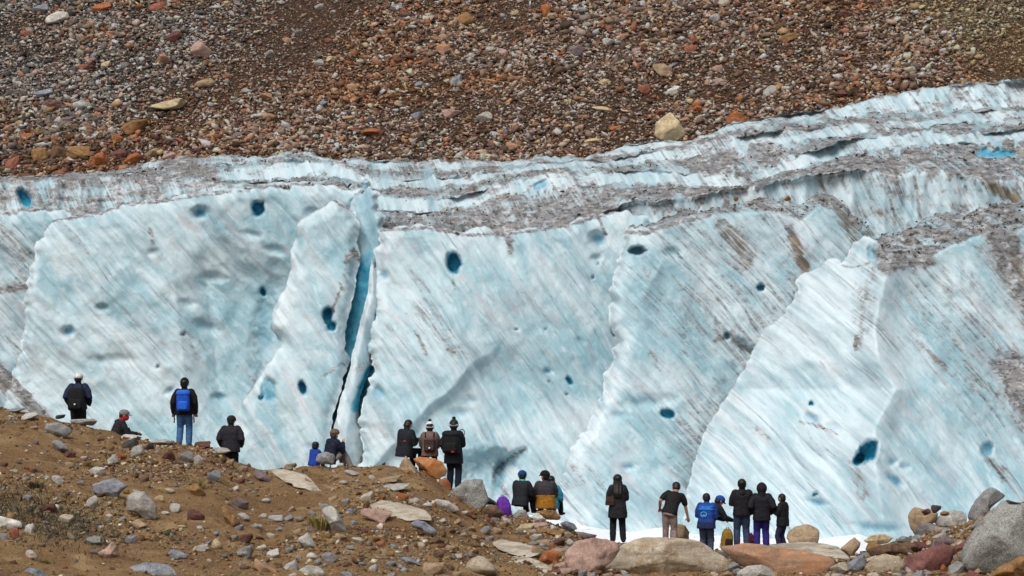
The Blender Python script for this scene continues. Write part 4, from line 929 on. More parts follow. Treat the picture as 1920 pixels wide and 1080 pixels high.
# --- boulders of the scree slope
poly_rock([(1228, 252), (1230, 232), (1248, 215), (1258, 209), (1272, 222), (1284, 240), (1287, 252), (1270, 262), (1240, 262)], 'cream', 'white and yellow boulder resting on the glacier edge', seed=201, Y=112.2, npl=6)
poly_rock([(1361, 232), (1366, 216), (1380, 207), (1394, 212), (1402, 222), (1400, 234)], 'orange', 'ochre orange boulder resting on the glacier edge', seed=202, Y=113, npl=6)
Q = [
 (108, 35, 46, 26, 'white', 'pale whitish boulder near the top left corner'), (75, 20, 34, 22, 'bluegrey', 'blue grey boulder left of the whitish boulder at the top'), (192, 14, 36, 22, 'orange', 'orange brown boulder at the top edge of the scree'),
 (296, 13, 32, 22, 'red', 'smooth red boulder at the top edge of the scree'), (325, 72, 34, 32, 'maroon', 'dark red boulder left of the pinkish grey boulder'), (378, 95, 44, 36, 'pink', 'pinkish grey cracked boulder on the upper scree'),
 (303, 113, 34, 24, 'orangeslab', 'tan orange boulder below the dark red boulder'), (160, 128, 32, 14, 'red', 'flat bright red rock on the left scree'), (50, 257, 24, 20, 'orange', 'coral red rock on the lower left scree'),
 (253, 241, 56, 28, 'ochre', 'golden ochre boulder on the lower left scree'), (315, 199, 66, 20, 'cream', 'long tan slab above the golden ochre boulder'), (385, 156, 40, 16, 'tan', 'flat tan rock right of the long tan slab'),
 (425, 143, 16, 14, 'ochre', 'small ochre rock on the middle left scree'), (82, 175, 38, 18, 'bluegrey', 'dark grey rock on the left scree'), (98, 200, 52, 20, 'maroon', 'long maroon rock on the left scree'),
 (127, 225, 28, 14, 'purple', 'purplish rock under the long maroon rock'), (220, 262, 22, 22, 'orange', 'orange rock under the golden ochre boulder'), (75, 292, 34, 34, 'ochre', 'ochre rock at the left end of the lower cluster'),
 (112, 288, 40, 36, 'brown', 'brown angular rock in the lower ochre cluster'), (148, 286, 44, 34, 'ochre', 'broad ochre rock in the lower cluster'), (182, 304, 48, 38, 'orange', 'rust orange rock low in the ochre cluster'),
 (222, 292, 36, 30, 'maroon', 'red brown rock in the lower ochre cluster'), (248, 300, 40, 28, 'orange', 'orange rock at the right end of the lower cluster'), (25, 306, 30, 26, 'red', 'reddish rock at the left edge above the ice'),
 (115, 327, 30, 14, 'red', 'red rock touching the ice edge at left'), (286, 288, 32, 22, 'tan', 'tan rock right of the lower ochre cluster'), (317, 295, 30, 22, 'pink', 'pinkish rock above the dark gravel by the ice'),
 (445, 255, 32, 14, 'purple', 'purple slab on the lower scree left of centre'), (868, 40, 44, 28, 'ochre', 'rounded ochre brown boulder high on the scree'), (1023, 20, 22, 28, 'orange', 'orange red boulder at the top of the scree'),
 (833, 94, 32, 26, 'orangeslab', 'two toned orange and tan boulder at the upper centre'), (942, 102, 22, 20, 'pink', 'round pinkish tan boulder at the upper centre'), (793, 117, 32, 10, 'orange', 'thin bright orange slab at the upper centre'),
 (855, 150, 26, 24, 'bluegrey', 'bluish grey rock at the centre of the scree'), (832, 70, 20, 14, 'tan', 'square tan rock below the rounded ochre boulder'), (920, 93, 20, 14, 'palegrey', 'pale grey rock left of the pinkish tan boulder'),
 (1080, 96, 32, 22, 'purple', 'purple brown rock at the upper centre right'), (1140, 80, 24, 16, 'palegrey', 'grey white rock at the upper right of centre'), (1242, 132, 40, 26, 'tan', 'tan angular boulder right of centre'),
 (1262, 171, 30, 16, 'white', 'pale flat rock below the tan angular boulder'), (1208, 168, 24, 20, 'red', 'reddish rock left of the pale flat rock'), (1128, 205, 40, 12, 'cream', 'cream slab on the lower scree right of centre'),
 (1173, 207, 20, 8, 'cream', 'small cream slab right of the larger cream slab'), (908, 222, 32, 24, 'palegrey', 'light grey rock with rusty side on the lower scree'), (845, 215, 36, 20, 'pink', 'pink purple rock left of the light grey rusty rock'),
 (700, 248, 42, 16, 'orange', 'orange brown slab on the lower scree'), (1112, 265, 34, 13, 'cream', 'yellow cream slab just above the ice'), (1340, 35, 22, 20, 'palegrey', 'pale grey rock high on the right scree'),
 (1480, 70, 42, 16, 'ochre', 'flat golden rock on the right scree'), (1458, 127, 14, 10, 'white', 'small white rock on the right scree'), (1590, 30, 36, 14, 'maroon', 'dark red slab high on the right scree'),
 (1338, 84, 16, 10, 'white', 'white rock on the scree left of the golden rock'), (1345, 130, 20, 16, 'pink', 'pinkish rock on the right scree'), (1350, 154, 28, 14, 'pink', 'pale pink rock on the right scree above the ice'),
 (1490, 128, 14, 10, 'red', 'small red rock right of the small white rock'), (1580, 175, 32, 14, 'maroon', 'brown red rock close to the ice at right'), (1475, 182, 26, 10, 'tan', 'tan rock close to the ice at right'),
 (1305, 205, 30, 18, 'orange', 'orange rock between the two boulders on the ice edge'), (1155, 240, 28, 14, 'orange', 'rusty rock just above the ice right of centre'), (780, 256, 20, 16, 'tan', 'tan rock above the ice near the centre'),
 (660, 165, 22, 18, 'orangeslab', 'pale orange rock at the left of centre'), (760, 205, 18, 10, 'slab', 'small pale rock at the centre of the scree'), (725, 295, 24, 10, 'brown', 'brown rock lying on the ice edge at centre'),
 (910, 292, 30, 9, 'cream', 'pale yellow slab on the ice edge at centre'), (790, 160, 26, 14, 'bluegrey', 'blue grey rock on the scree at centre'), (1380, 372, 10, 11, 'ochre', 'small ochre rock perched on the dirty ice'),
 (1476, 372, 14, 10, 'orange', 'small orange rock on the dirty ice cap'), (1850, 310, 20, 14, 'white', 'white ice lump below the blue meltwater pool'), (1625, 135, 18, 10, 'palegrey', 'pale rock on the fine right scree'),
 (1755, 40, 14, 8, 'tan', 'tan rock on the fine scree at right'), (560, 60, 20, 12, 'grey', 'grey rock on the upper scree left of centre'), (505, 100, 22, 14, 'palegrey', 'pale grey rock left of the brown gully'),
 (605, 195, 20, 12, 'bluegrey', 'grey slab on the scree left of centre'), (570, 150, 14, 10, 'red', 'small red rock left of centre'), (830, 60, 12, 18, 'white', 'small white upright rock below the rounded ochre boulder'),
]
for (px, py, w, h, mat, lab) in Q:
    Y = 99.5 if 'perched' in lab or 'dirty ice cap' in lab else 103 if 'white ice lump' in lab else None
    if 'perched' in lab or 'ice cap' in lab: Y = 92.3
    place_rock(px, py, w, h, mat, lab, 'slab' if 'slab' in lab else 'round' if 'round' in lab or 'smooth' in lab else 'angular', rk.uniform(-18, 18), Y, 'rock', scree=True)

# --- many look-alike stones, each one its own object
GEN = [('grey', 'small grey stone', 'grey'), ('palegrey', 'small pale grey stone', 'pale grey'), ('white', 'small whitish stone', 'whitish'), ('tan', 'small tan stone', 'tan'), ('brown', 'small brown stone', 'brown'), ('maroon', 'small maroon stone', 'maroon'), ('orange', 'small orange stone', 'orange'), ('purple', 'small purplish stone', 'purplish')]
busy = [(p[0], p[1], max(p[2], p[3]) * .5) for p in S]
busy += [(np.mean([a for a, b in t[0]]), np.mean([b for a, b in t[0]]), .5 * (max(a for a, b in t[0]) - min(a for a, b in t[0]))) for t in T]
cnt = 0
while cnt < 120:
    px = rk.uniform(-20, 1700); top = float(crest_y(px)); py = top + 6 + (1084 - top) * rk.uniform(0, 1)
    if px > 1060 and rk.uniform() < .6: continue
    if vnoise(px / 90, py / 45, 0, 19) < -.25: continue
    w = 7 + 13 * rk.uniform() ** 2.2
    if any(math.hypot(px - a, (py - b) * 1.4) < c + w * .4 for a, b, c in busy): continue
    busy.append((px, py, w * .6)); g_ = GEN[rk.choice(8, p=[.22, .26, .16, .14, .1, .06, .03, .03])]
    place_rock(px, py, w, w * rk.uniform(.5, .8), g_[0], g_[1] + ' strewn on the brown moraine slope', ['angular', 'round', 'slab'][rk.choice(3, p=[.6, .25, .15])], rk.uniform(-20, 20), None, 'stone', g_[2] + ' stones strewn on the moraine', cat='stone'); cnt += 1
cnt = 0
SG = [('red', 'reddish'), ('orangeslab', 'orange tan'), ('palegrey', 'pale grey'), ('bluegrey', 'blue grey'), ('ochre', 'ochre'), ('purple', 'purplish brown'), ('cream', 'cream'), ('brown', 'brown')]
while cnt < 110:
    px = rk.uniform(-20, 1940); py = rk.uniform(-5, np.interp(px, [0, 400, 700, 1200, 1900], [320, 285, 290, 262, 150]))
    if px > 1600 and rk.uniform() < .8: continue
    w = 12 + 18 * rk.uniform() ** 2
    if any(math.hypot(px - a[0], py - a[1]) < (a[2] + w) * .55 for a in Q): continue
    g_ = SG[rk.choice(8, p=[.12, .12, .2, .16, .1, .12, .08, .1])]
    place_rock(px, py, w, w * rk.uniform(.45, .8), g_[0], 'medium ' + g_[1] + ' rock among the scree stones', 'angular', rk.uniform(-25, 25), None, 'rock', g_[1] + ' rocks among the scree', scree=True); cnt += 1

cnt = 0
MG = [('grey', 'grey'), ('palegrey', 'pale grey'), ('tan', 'tan'), ('brown', 'brown'), ('bluegrey', 'blue grey'), ('maroon', 'maroon'), ('slab', 'cream'), ('ochre', 'ochre'), ('pink', 'pinkish')]
while cnt < 85:
    px = rk.uniform(0, 1120) if cnt < 30 else rk.uniform(430, 1120); top = float(crest_y(px)); py = top + 8 + (1084 - top) * rk.uniform(0, 1)
    if px < 430 and rk.uniform() < .5: continue
    w = 17 + 24 * rk.uniform() ** 2
    if any(math.hypot(px - a, (py - b) * 1.3) < c + w * .5 for a, b, c in busy): continue
    busy.append((px, py, w * .55)); g_ = MG[rk.choice(9, p=[.18, .2, .16, .12, .08, .07, .08, .06, .05])]
    place_rock(px, py, w, w * rk.uniform(.5, .8), g_[0], 'hand sized angular ' + g_[1] + ' rock bedded in the moraine soil', 'angular', rk.uniform(-25, 25), None, 'rock', g_[1] + ' rocks bedded in the moraine'); cnt += 1

# --- gravel and pebbles of the moraine
r = np.random.default_rng(303)
N = 170000
px = r.uniform(-260, 2180, N); Yc = crest_Y(px); Yb = base_Y(px) - 1.0
Y = Yb + (Yc - .1 - Yb) * np.sqrt(r.uniform(0, 1, N))
xx = (px - 960) / F * Y
cl = fbm(xx * .35, Y * .35, 0, 301, 4)
dark_patch = np.exp(-(((px - 110) / 150) ** 2 + ((ground_y(px, Y) - 1000) / 50) ** 2))
keep = r.uniform(size=N) < np.clip(.28 + 1.3 * cl + .9 * dark_patch + .35 * (px > 1000), .05, 1)
px, Y, xx, dark_patch = px[keep], Y[keep], xx[keep], dark_patch[keep]; n = len(px)
size = np.clip(.019 * np.exp(r.normal(0, .66, n)), .009, .13)
col = palette(r, n, ['#80633f', '#95784f', '#664a2f', '#ab9878', '#77706a', '#523c29', '#c5b9a4', '#84513a', '#8d8a84'], [5, 4, 4, 3, 3, 3, 2, 1.2, 2])
cd = palette(r, n, ['#6a6350', '#57503f', '#7c7460', '#4a4438', '#8d8470'], [3, 3, 2, 2, 1])
col = np.where((r.uniform(size=n) < dark_patch)[:, None], cd, col)
pb = stones('gravel', np.stack([xx, Y, ground_z(px, Y) + size * .2], -1), size, col, 0, .65, 12)
tag(pb, 'loose pebbles and gravel scattered over the brown moraine', 'gravel', kind='stuff')

# --- rubble filling the right-hand foreground, each rock its own object
cnt = 0
RG = [('tan', 'tan'), ('grey', 'grey'), ('pink', 'pinkish'), ('ochre', 'ochre'), ('darkred', 'dark red'), ('palegrey', 'pale grey'), ('brown', 'brown'), ('slab', 'cream')]
while cnt < 125:
    px = rk.uniform(985, 1935); py = rk.uniform(float(crest_y(px)) + 2, 1084)
    w = 14 + 32 * rk.uniform() ** 1.5
    if any(math.hypot(px - a, (py - b) * 1.4) < (c + w * .4) * .66 for a, b, c in busy): continue
    busy.append((px, py, w * .5)); g_ = RG[rk.choice(8, p=[.18, .2, .1, .14, .08, .14, .1, .06])]
    place_rock(px, py, w, w * rk.uniform(.5, .8), g_[0], g_[1] + ' rubble stone filling gaps between the boulders at right', ['angular', 'slab'][int(rk.uniform() < .25)], rk.uniform(-22, 22), None, 'stone', g_[1] + ' rubble between the boulders', cat='stone'); cnt += 1
# ------------------------------------------------------------------ people
def V3(*a): return np.array(a, float)
def unit(v): return v / (np.linalg.norm(v) + 1e-12)

def tube(pts, rad, ns=12):
    """closed tapered tube with round ends through pts"""
    pts = [np.asarray(p, float) for p in pts]; rad = list(rad)
    d0 = unit(pts[1] - pts[0]); d1 = unit(pts[-1] - pts[-2])
    P_, Rr = [], []
    for a in (-1, -.8, -.45): P_.append(pts[0] + d0 * a * rad[0]); Rr.append(rad[0] * max(.05, math.sqrt(1 - a * a)))
    P_ += pts; Rr += rad
    for a in (.45, .8, 1): P_.append(pts[-1] + d1 * a * rad[-1]); Rr.append(rad[-1] * max(.05, math.sqrt(1 - a * a)))
    v = []; up = V3(0, 0, 1)
    n = len(P_); prev = None
    for i in range(n):
        t = unit(P_[min(i + 1, n - 1)] - P_[max(i - 1, 0)])
        if prev is None:
            u = np.cross(t, V3(0, 1, 0.1)); u = unit(u if np.linalg.norm(u) > .1 else np.cross(t, V3(1, 0, 0)))
        else: u = unit(prev - t * np.dot(prev, t))
        prev = u; w = np.cross(t, u)
        for k in range(ns):
            a = 2 * math.pi * k / ns; v.append(P_[i] + (u * math.cos(a) + w * math.sin(a)) * Rr[i])
    f = []
    for i in range(n - 1):
        for k in range(ns):
            a = i * ns + k; b = i * ns + (k + 1) % ns; f.append((a, b, b + ns, a + ns))
    f.append(tuple(range(ns))[::-1]); f.append(tuple((n - 1) * ns + k for k in range(ns)))
    return np.array(v), f

def loft(rings, ns=20, sup=2.4):
    """rings: centre, right axis, front axis, rx, ry : closed elliptical loft"""
    v = []; f = []
    for c, ax, ay, rx, ry in rings:
        for k in range(ns):
            a = 2 * math.pi * k / ns; ca, sa = math.cos(a), math.sin(a)
            e = 2 / sup
            v.append(c + ax * rx * math.copysign(abs(ca) ** e, ca) + ay * ry * math.copysign(abs(sa) ** e, sa))
    n = len(rings)
    for i in range(n - 1):
        for k in range(ns):
            a = i * ns + k; b = i * ns + (k + 1) % ns; f.append((a, b, b + ns, a + ns))
    f.append(tuple(range(ns))[::-1]); f.append(tuple((n - 1) * ns + k for k in range(ns)))
    return np.array(v), f

def ball(c, rx, ry, rz, fr=None, sub=2):
    bv, bf = ICO[sub]; q = bv * np.array([rx, ry, rz])
    if fr is not None: q = q @ np.stack(fr)
    return q + c, [tuple(t) for t in bf]

def merge(parts):
    V_, F_ = [], []; n = 0
    for v, f in parts:
        V_.append(v); F_ += [tuple(i + n for i in q) for q in f]; n += len(v)
    return np.concatenate(V_), F_

def hscale(parts, c, k):
    return [((v - c) * k + c, f) for v, f in parts]

def fuse(name, parts, mat, parent, voxel=.014, wrinkle=0, seed=0, smooth=2):
    """join parts into one continuous skin"""
    v, f = merge(parts)
    me = make_mesh(name, v, f, mat)
    o = bpy.data.objects.new(name, me); COL.objects.link(o)
    m = o.modifiers.new('r', 'REMESH'); m.mode = 'VOXEL'; m.voxel_size = voxel; m.use_smooth_shade = True
    if smooth:
        sm = o.modifiers.new('s', 'SMOOTH'); sm.factor = .5; sm.iterations = smooth
    dg = bpy.context.evaluated_depsgraph_get(); dg.update()
    ev = o.evaluated_get(dg); me2 = bpy.data.meshes.new_from_object(ev)
    bpy.data.objects.remove(o); bpy.data.meshes.remove(me)
    n = len(me2.vertices); co = np.empty(n * 3, np.float32); me2.vertices.foreach_get('co', co); co = co.reshape(-1, 3)
    if wrinkle:
        no = np.empty(n * 3, np.float32); me2.vertices.foreach_get('normal', no); no = no.reshape(-1, 3)
        w = fbm(co[:, 0] * 7, co[:, 1] * 7, co[:, 2] * 13, seed, 3) + .5 * (1 - 2 * np.abs(fbm(co[:, 0] * 5, co[:, 1] * 5, co[:, 2] * 17 + 4, seed + 3, 2)))
        co = co + no * (w * wrinkle)[:, None]; me2.vertices.foreach_set('co', co.ravel().astype(np.float32))
    me2.name = name
    if not me2.materials: me2.materials.append(mat)
    me2.polygons.foreach_set('use_smooth', np.ones(len(me2.polygons), bool)); me2.update()
    return link(name, me2, parent)

def ik(a, b, l1, l2, hint):
    d = b - a; L = min(np.linalg.norm(d), (l1 + l2) * .999); u = unit(d); b = a + u * L
    x = (l1 * l1 - l2 * l2 + L * L) / (2 * L); h = math.sqrt(max(0, l1 * l1 - x * x))
    n = hint - u * np.dot(hint, u); n = unit(n)
    return a + u * x + n * h, b

SKIN = plain('skin', '#a8785c', .55, .12, 18, .3)
SKIN2 = plain('skin_pale', '#b98b70', .55, .12, 18, .3)
HAIR = plain('hair_black', '#171413', .5, .3, 60, .35)
HAIRB = plain('hair_brown', '#4a3a2c', .5, .3, 60, .35)
EYE = plain('eye_dark', '#120d0b', .3, .1)

class Fig:
    def __init__(s, px, py_top, Y, label, H=1.70, yaw=0, lean=0, side=0, twist=0, sit=False, feet=None, hands=None, head=(0, 0, 0), pel=None, skin=None, knees=None, elbows=None, shift=0, woman=False, hs=1.12):
        s.hs = hs
        s.k = k = H / 1.70; s.label = label; s.skin = skin or SKIN; s.H = H
        lean, side = R(lean), R(side)
        s.up = unit(V3(math.sin(side), math.sin(lean) * math.cos(side), math.cos(lean) * math.cos(side)))
        s.rt = unit(np.cross(V3(0, 1, 0), s.up)) if abs(lean) < 1.4 else V3(1, 0, 0)
        s.fw = np.cross(s.up, s.rt)
        tw = R(twist); s.crt = s.rt * math.cos(tw) + s.fw * math.sin(tw); s.cfw = -s.rt * math.sin(tw) + s.fw * math.cos(tw)
        pz = .50 if sit else .93
        s.pelvis = V3(*(pel or (0, 0, pz)))
        s.waist = s.pelvis + s.up * .17; s.chest = s.pelvis + s.up * .36; s.sh_c = s.pelvis + s.up * .475; s.neck = s.pelvis + s.up * .53
        sw = .165 if woman else .185
        s.sh = [s.sh_c - s.crt * sw, s.sh_c + s.crt * sw]
        hp, hy, hr = [R(a) for a in head]
        hu = unit(s.up * math.cos(hp) + s.fw * math.sin(hp) + s.rt * math.sin(hr))
        f0 = unit(V3(math.sin(hy), math.cos(hy), 0)); hf = unit(f0 - hu * np.dot(f0, hu)); hr_ = np.cross(hf, hu)
        hu2 = unit(V3(0, 0, 1) * math.cos(hp) + f0 * math.sin(hp) + unit(np.cross(f0, V3(0, 0, 1))) * math.sin(hr)); hf2 = unit(f0 - hu2 * np.dot(f0, hu2))
        s.hu, s.hf = hu2, hf2; s.hr = np.cross(s.hf, s.hu)
        s.head = s.neck + unit(s.up * .55 + s.hu * .45) * .095 + s.hu * (.045 + .0 * s.hs) + s.hf * .02
        hipw = .085
        s.hip = [s.pelvis - s.rt * hipw - V3(0, 0, .02), s.pelvis + s.rt * hipw - V3(0, 0, .02)]
        if feet is None:
            feet = [(-.10, .46, .06), (.10, .46, .06)] if sit else [(-.10, 0, .085), (.10, .0, .085)]
        s.kn, s.an = [], []
        for i in (0, 1):
            t = V3(*feet[i]); hint = V3(*(knees[i] if knees else (0, 1, .15 if not sit else 1)))
            kk, aa = ik(s.hip[i], t, .43, .42, hint); s.kn.append(kk); s.an.append(aa)
        hands = hands or ['down', 'down']; s.el, s.wr, s.hd = [], [], []
        pre = dict(down=(.07, .03, -.52), front=(-.06, .26, -.26), pocket=(.05, .10, -.43), phone=(-.08, .26, -.15), face=(-.08, .22, .02), cross=(-.20, .20, -.25), lap=(-.02, .30, -.36))
        for i in (0, 1):
            sg = -1 if i == 0 else 1; h = hands[i]
            if isinstance(h, str):
                a = pre[h]; tgt = s.sh[i] + s.crt * a[0] * sg + s.cfw * a[1] + V3(0, 0, 1) * a[2] if True else 0
            else: tgt = s.sh[i] + V3(*h)
            hint = s.crt * sg * .38 - s.cfw * .8 - s.up * .6 if h != 'face' else s.crt * sg * .3 + s.cfw * .3 - s.up
            if elbows and elbows[i] is not None: hint = V3(*elbows[i])
            e, w = ik(s.sh[i], tgt, .29, .255, hint); s.el.append(e); s.wr.append(w); s.hd.append(unit(w - e))
        # base of the figure in the world
        if isinstance(py_top, tuple): s.base = V3(*py_top)
        top = (s.head + s.hu * .125 * s.hs)
        zt = (540 - py_top) / F * Y
        loc = P(px, py_top, Y) - np.array([0, 0, 0])
        s.yaw = R(yaw)
        c, sn = math.cos(s.yaw), math.sin(s.yaw)
        off = np.array([top[0] * c - top[1] * sn, top[0] * sn + top[1] * c, top[2]]) * k
        s.root = empty('person', loc - off, label, 'person', rz=s.yaw); s.root.scale = (k * 1.12, k * 1.10, k)
        s.parts = {}
        s.body()

    def frame(s, c, rx, ry, up=None): return (c, s.rt, s.fw, rx, ry)
    def body(s):
        pr = []
        q = lambda h, rx, ry, ch=False: (s.pelvis + s.up * h, s.crt if ch else s.rt, s.cfw if ch else s.fw, rx, ry)
        pr.append(loft([q(-.09, .10, .08), q(-.02, .15, .10), q(.08, .14, .095), q(.18, .125, .09), q(.30, .145, .10, 1), q(.40, .155, .10, 1), q(.47, .13, .08, 1), q(.51, .07, .06, 1)]))
        for i in (0, 1):
            sg = -1 if i == 0 else 1
            pr.append(tube([s.hip[i], (s.hip[i] * .55 + s.kn[i] * .45), s.kn[i], s.kn[i] * .6 + s.an[i] * .4 - s.fw * .012, s.an[i]], [.082, .074, .054, .056, .038]))
            fd = unit(s.an[i] - s.an[i] + V3(sg * .18, 1, 0))
            pr.append(tube([s.an[i] + V3(0, -.03, -.04), s.an[i] + fd * .09 + V3(0, 0, -.05), s.an[i] + fd * .15 + V3(0, 0, -.058)], [.036, .034, .025], 10))
            pr.append(tube([s.sh[i] - s.crt * sg * .03, s.sh[i] * .5 + s.el[i] * .5, s.el[i], s.el[i] * .55 + s.wr[i] * .45, s.wr[i]], [.056, .048, .038, .038, .026]))
            # hand: palm, four fingers of unequal length, thumb on the side
            d = s.hd[i]; sd = np.cross(d, s.cfw); sd = unit(sd) if np.linalg.norm(sd) > .2 else s.crt
            pn = np.cross(sd, d); w = s.wr[i]
            pr.append(loft([(w + d * -.005, sd, pn, .025, .018), (w + d * .04, sd, pn, .036, .016), (w + d * .085, sd, pn, .040, .014)], 10))
            for j, (o, L) in enumerate([(-.030, .066), (-.010, .078), (.011, .074), (.031, .056)]):
                a = w + d * .08 + sd * o; b = a + d * L * .5 + pn * .010; c = b + unit(d * .75 + pn * .65) * L * .5
                pr.append(tube([a, b, c], [.0095, .009, .0075], 7))
            tb = w + d * .025 - sd * .03 * sg * (1 if i else 1)
            pr.append(tube([tb, tb + unit(d * .7 - sd * sg) * .035, tb + unit(d - sd * sg * .45) * .068 + pn * .012], [.013, .011, .009], 7))
        pr.append(tube([s.neck - s.up * .03, s.head - s.hu * .07 - s.hf * .02], [.064, .060]))
        # head with brow, nose, jaw, ears
        h = s.head; fr = (s.hr, s.hf, s.hu)
        n0 = len(pr); pr.append(ball(h + s.hu * .018 - s.hf * .008, .074, .094, .100, fr))
        pr.append(ball(h - s.hu * .045 + s.hf * .022, .056, .066, .068, fr))
        pr.append(tube([h + s.hu * .012 + s.hf * .080, h - s.hu * .022 + s.hf * .104], [.010, .015], 8))
        pr.append(tube([h - s.hr * .04 + s.hu * .024 + s.hf * .076, h + s.hr * .04 + s.hu * .024 + s.hf * .076], [.014, .014], 8))
        pr.append(tube([h - s.hr * .02 - s.hu * .055 + s.hf * .080, h + s.hr * .02 - s.hu * .055 + s.hf * .080], [.010, .010], 8))
        pr.append(ball(h - s.hu * .092 + s.hf * .062, .026, .024, .02, fr, 1))
        for sg in (-1, 1): pr.append(ball(h + s.hr * .078 * sg - s.hf * .01, .012, .024, .034, fr, 1))
        pr[n0:] = hscale(pr[n0:], h, s.hs)
        s.parts['body'] = fuse('body', pr, s.skin, s.root, .0095, 0, 0, 1)
        e = [ball(h + s.hr * .030 * sg + s.hu * .006 + s.hf * .082, .010, .006, .006, fr, 1) for sg in (-1, 1)]
        v, f = merge(hscale(e, h, s.hs)); link('eyes', make_mesh('eyes', v, f, EYE, True), s.root)

    # ---------------- clothing
    def trousers(s, col, wide=1.0, top=.10, hem=1.0):
        pr = [loft([(s.pelvis + s.up * -.12, s.rt, s.fw, .13 * wide, .10), (s.pelvis + s.up * -.05, s.rt, s.fw, .172 * wide, .122), (s.pelvis + s.up * .04, s.rt, s.fw, .165, .118), (s.pelvis + s.up * top, s.rt, s.fw, .150, .108)])]
        for i in (0, 1):
            e = s.kn[i] * (1 - hem) + s.an[i] * hem
            pr.append(tube([s.hip[i] + s.up * .02, s.hip[i] * .55 + s.kn[i] * .45, s.kn[i], s.kn[i] * .5 + s.an[i] * .5, e], [.100 * wide, .095 * wide, .078 * wide, .076 * wide, .066 * wide]))
        s.parts['trousers'] = fuse('trousers', pr, cloth(col), s.root, .015, .007, 3); return s
    def shoes(s, col='#2a2523'):
        for i in (0, 1):
            sg = -1 if i == 0 else 1; a = s.an[i]; fd = unit(V3(sg * .18, 1, 0))
            fuse('shoe', [tube([a + V3(0, 0, .02), a + V3(0, -.005, -.03)], [.052, .052]), tube([a + V3(0, -.035, -.042), a + fd * .08 + V3(0, 0, -.046), a + fd * .17 + V3(0, 0, -.052)], [.046, .046, .034], 10)], cloth(col), s.root, .014, 0, 1, 1)
        return s
    def jacket(s, col, hem=-.10, puff=1.0, sleeve=1.0, name='jacket', flare=1.0, collar=True, rough=.75, seed=1):
        q = lambda h, rx, ry, ch=False: (s.pelvis + s.up * h, s.crt if ch else s.rt, s.cfw if ch else s.fw, rx * puff, ry * puff)
        rg = []
        if hem < -.2: rg.append((s.pelvis + s.up * hem * .55 + V3(0, 0, hem * .45), s.rt, s.fw, .185 * flare * puff, .14 * flare * puff))
        rg += [q(max(hem, -.14), .182 * flare, .135 * flare), q(.02, .176, .132), q(.14, .160, .122), q(.26, .170, .125, 1), q(.36, .180, .125, 1), q(.44, .182, .115, 1), q(.49, .148, .095, 1), q(.53, .085, .075, 1)]
        pr = [loft(rg)]
        for i in (0, 1):
            sg = -1 if i == 0 else 1; w = s.el[i] * (1 - sleeve) + s.wr[i] * sleeve if sleeve > .5 else s.sh[i] * (1 - sleeve * 2) + s.el[i] * sleeve * 2
            if sleeve > .5: pts, rr = [s.sh[i] - s.crt * sg * .04, s.sh[i] * .5 + s.el[i] * .5, s.el[i], s.el[i] * .5 + s.wr[i] * .5, w], [.084, .076, .068, .062, .048]
            else: pts, rr = [s.sh[i] - s.crt * sg * .04, s.sh[i] * .5 + w * .5, w], [.076, .070, .066]
            pr.append(tube(pts, [a * (puff * .5 + .5) for a in rr]))
        if collar: pr.append(tube([s.neck - s.up * .06, s.neck + s.up * .03], [.085, .072]))
        s.parts[name] = fuse(name, pr, cloth(col, rough), s.root, .014, .008, seed); return s
    def panel(s, col, h0, h1, name='lower_panel', puff=1.04):
        q = lambda h, rx, ry: (s.pelvis + s.up * h, s.rt, s.fw, rx * puff, ry * puff)
        hs = np.linspace(h0, h1, 5)
        w = np.interp(hs, [-.14, .02, .14, .26, .36, .44], [.184, .180, .166, .173, .183, .17]); dpt = np.interp(hs, [-.14, .02, .14, .26, .36, .44], [.138, .136, .127, .129, .129, .113])
        fuse(name, [loft([q(h, a, b) for h, a, b in zip(hs, w, dpt)])], cloth(col), s.parts['jacket'], .014, .007, 1, 1); return s
    def hood(s, col, up=False):
        if up:
            pr = [ball(s.head + s.hu * .015 - s.hf * .03, .108 * s.hs, .115 * s.hs, .135 * s.hs, (s.hr, s.hf, s.hu)), tube([s.neck - s.up * .05 - s.fw * .02, s.head - s.hu * .06 - s.hf * .04], [.10, .095])]
        else:
            b = s.neck - s.cfw * .075 - s.up * .02
            pr = [tube([b - s.crt * .085 + s.cfw * .05, b - s.cfw * .03 - s.up * .05, b + s.crt * .085 + s.cfw * .05], [.040, .058, .040]), ball(b - s.up * .05 - s.cfw * .01, .10, .05, .085, (s.crt, s.cfw, s.up))]
        fuse('hood', pr, cloth(col), s.parts.get('jacket', s.root), .013, .005, 2, 2); return s
    def scarf(s, col, face=False, name='scarf'):
        pr = [tube([s.neck - s.up * .035 + s.fw * .0, s.neck + s.up * .055], [.092, .080])]
        if face: pr.append(ball(s.head - s.hu * .058 + s.hf * .012, .084 * s.hs, .106 * s.hs, .078, (s.hr, s.hf, s.hu)))
        fuse(name, pr, cloth(col), s.root, .012, .006, 6, 1); return s
    def hair(s, m=None, long=0, vol=1.0):
        fr = (s.hr, s.hf, s.hu); h = s.head
        pr = [ball(h + s.hu * .040 - s.hf * .022, .084 * vol, .094 * vol, .090 * vol, fr), ball(h - s.hf * .045 - s.hu * .01, .078 * vol, .060, .085, fr)]
        if long:
            for dx, r0 in ((-.045, .05), (0, .058), (.045, .05)):
                b = h - s.hf * .075 + s.hr * dx
                pr.append(tube([b, b - s.hu * .12 - s.hf * .015 + s.hr * dx * .5, s.neck - s.up * (long * .6) - s.cfw * .135 + s.crt * dx * 1.3, s.neck - s.up * long - s.cfw * .150 + s.crt * dx * 1.1], [r0, r0, r0 * .95, r0 * .45]))
        pr[:2] = hscale(pr[:2], h, s.hs); fuse('hair', pr, m or HAIR, s.root, .012, .005, 9, 1); return s
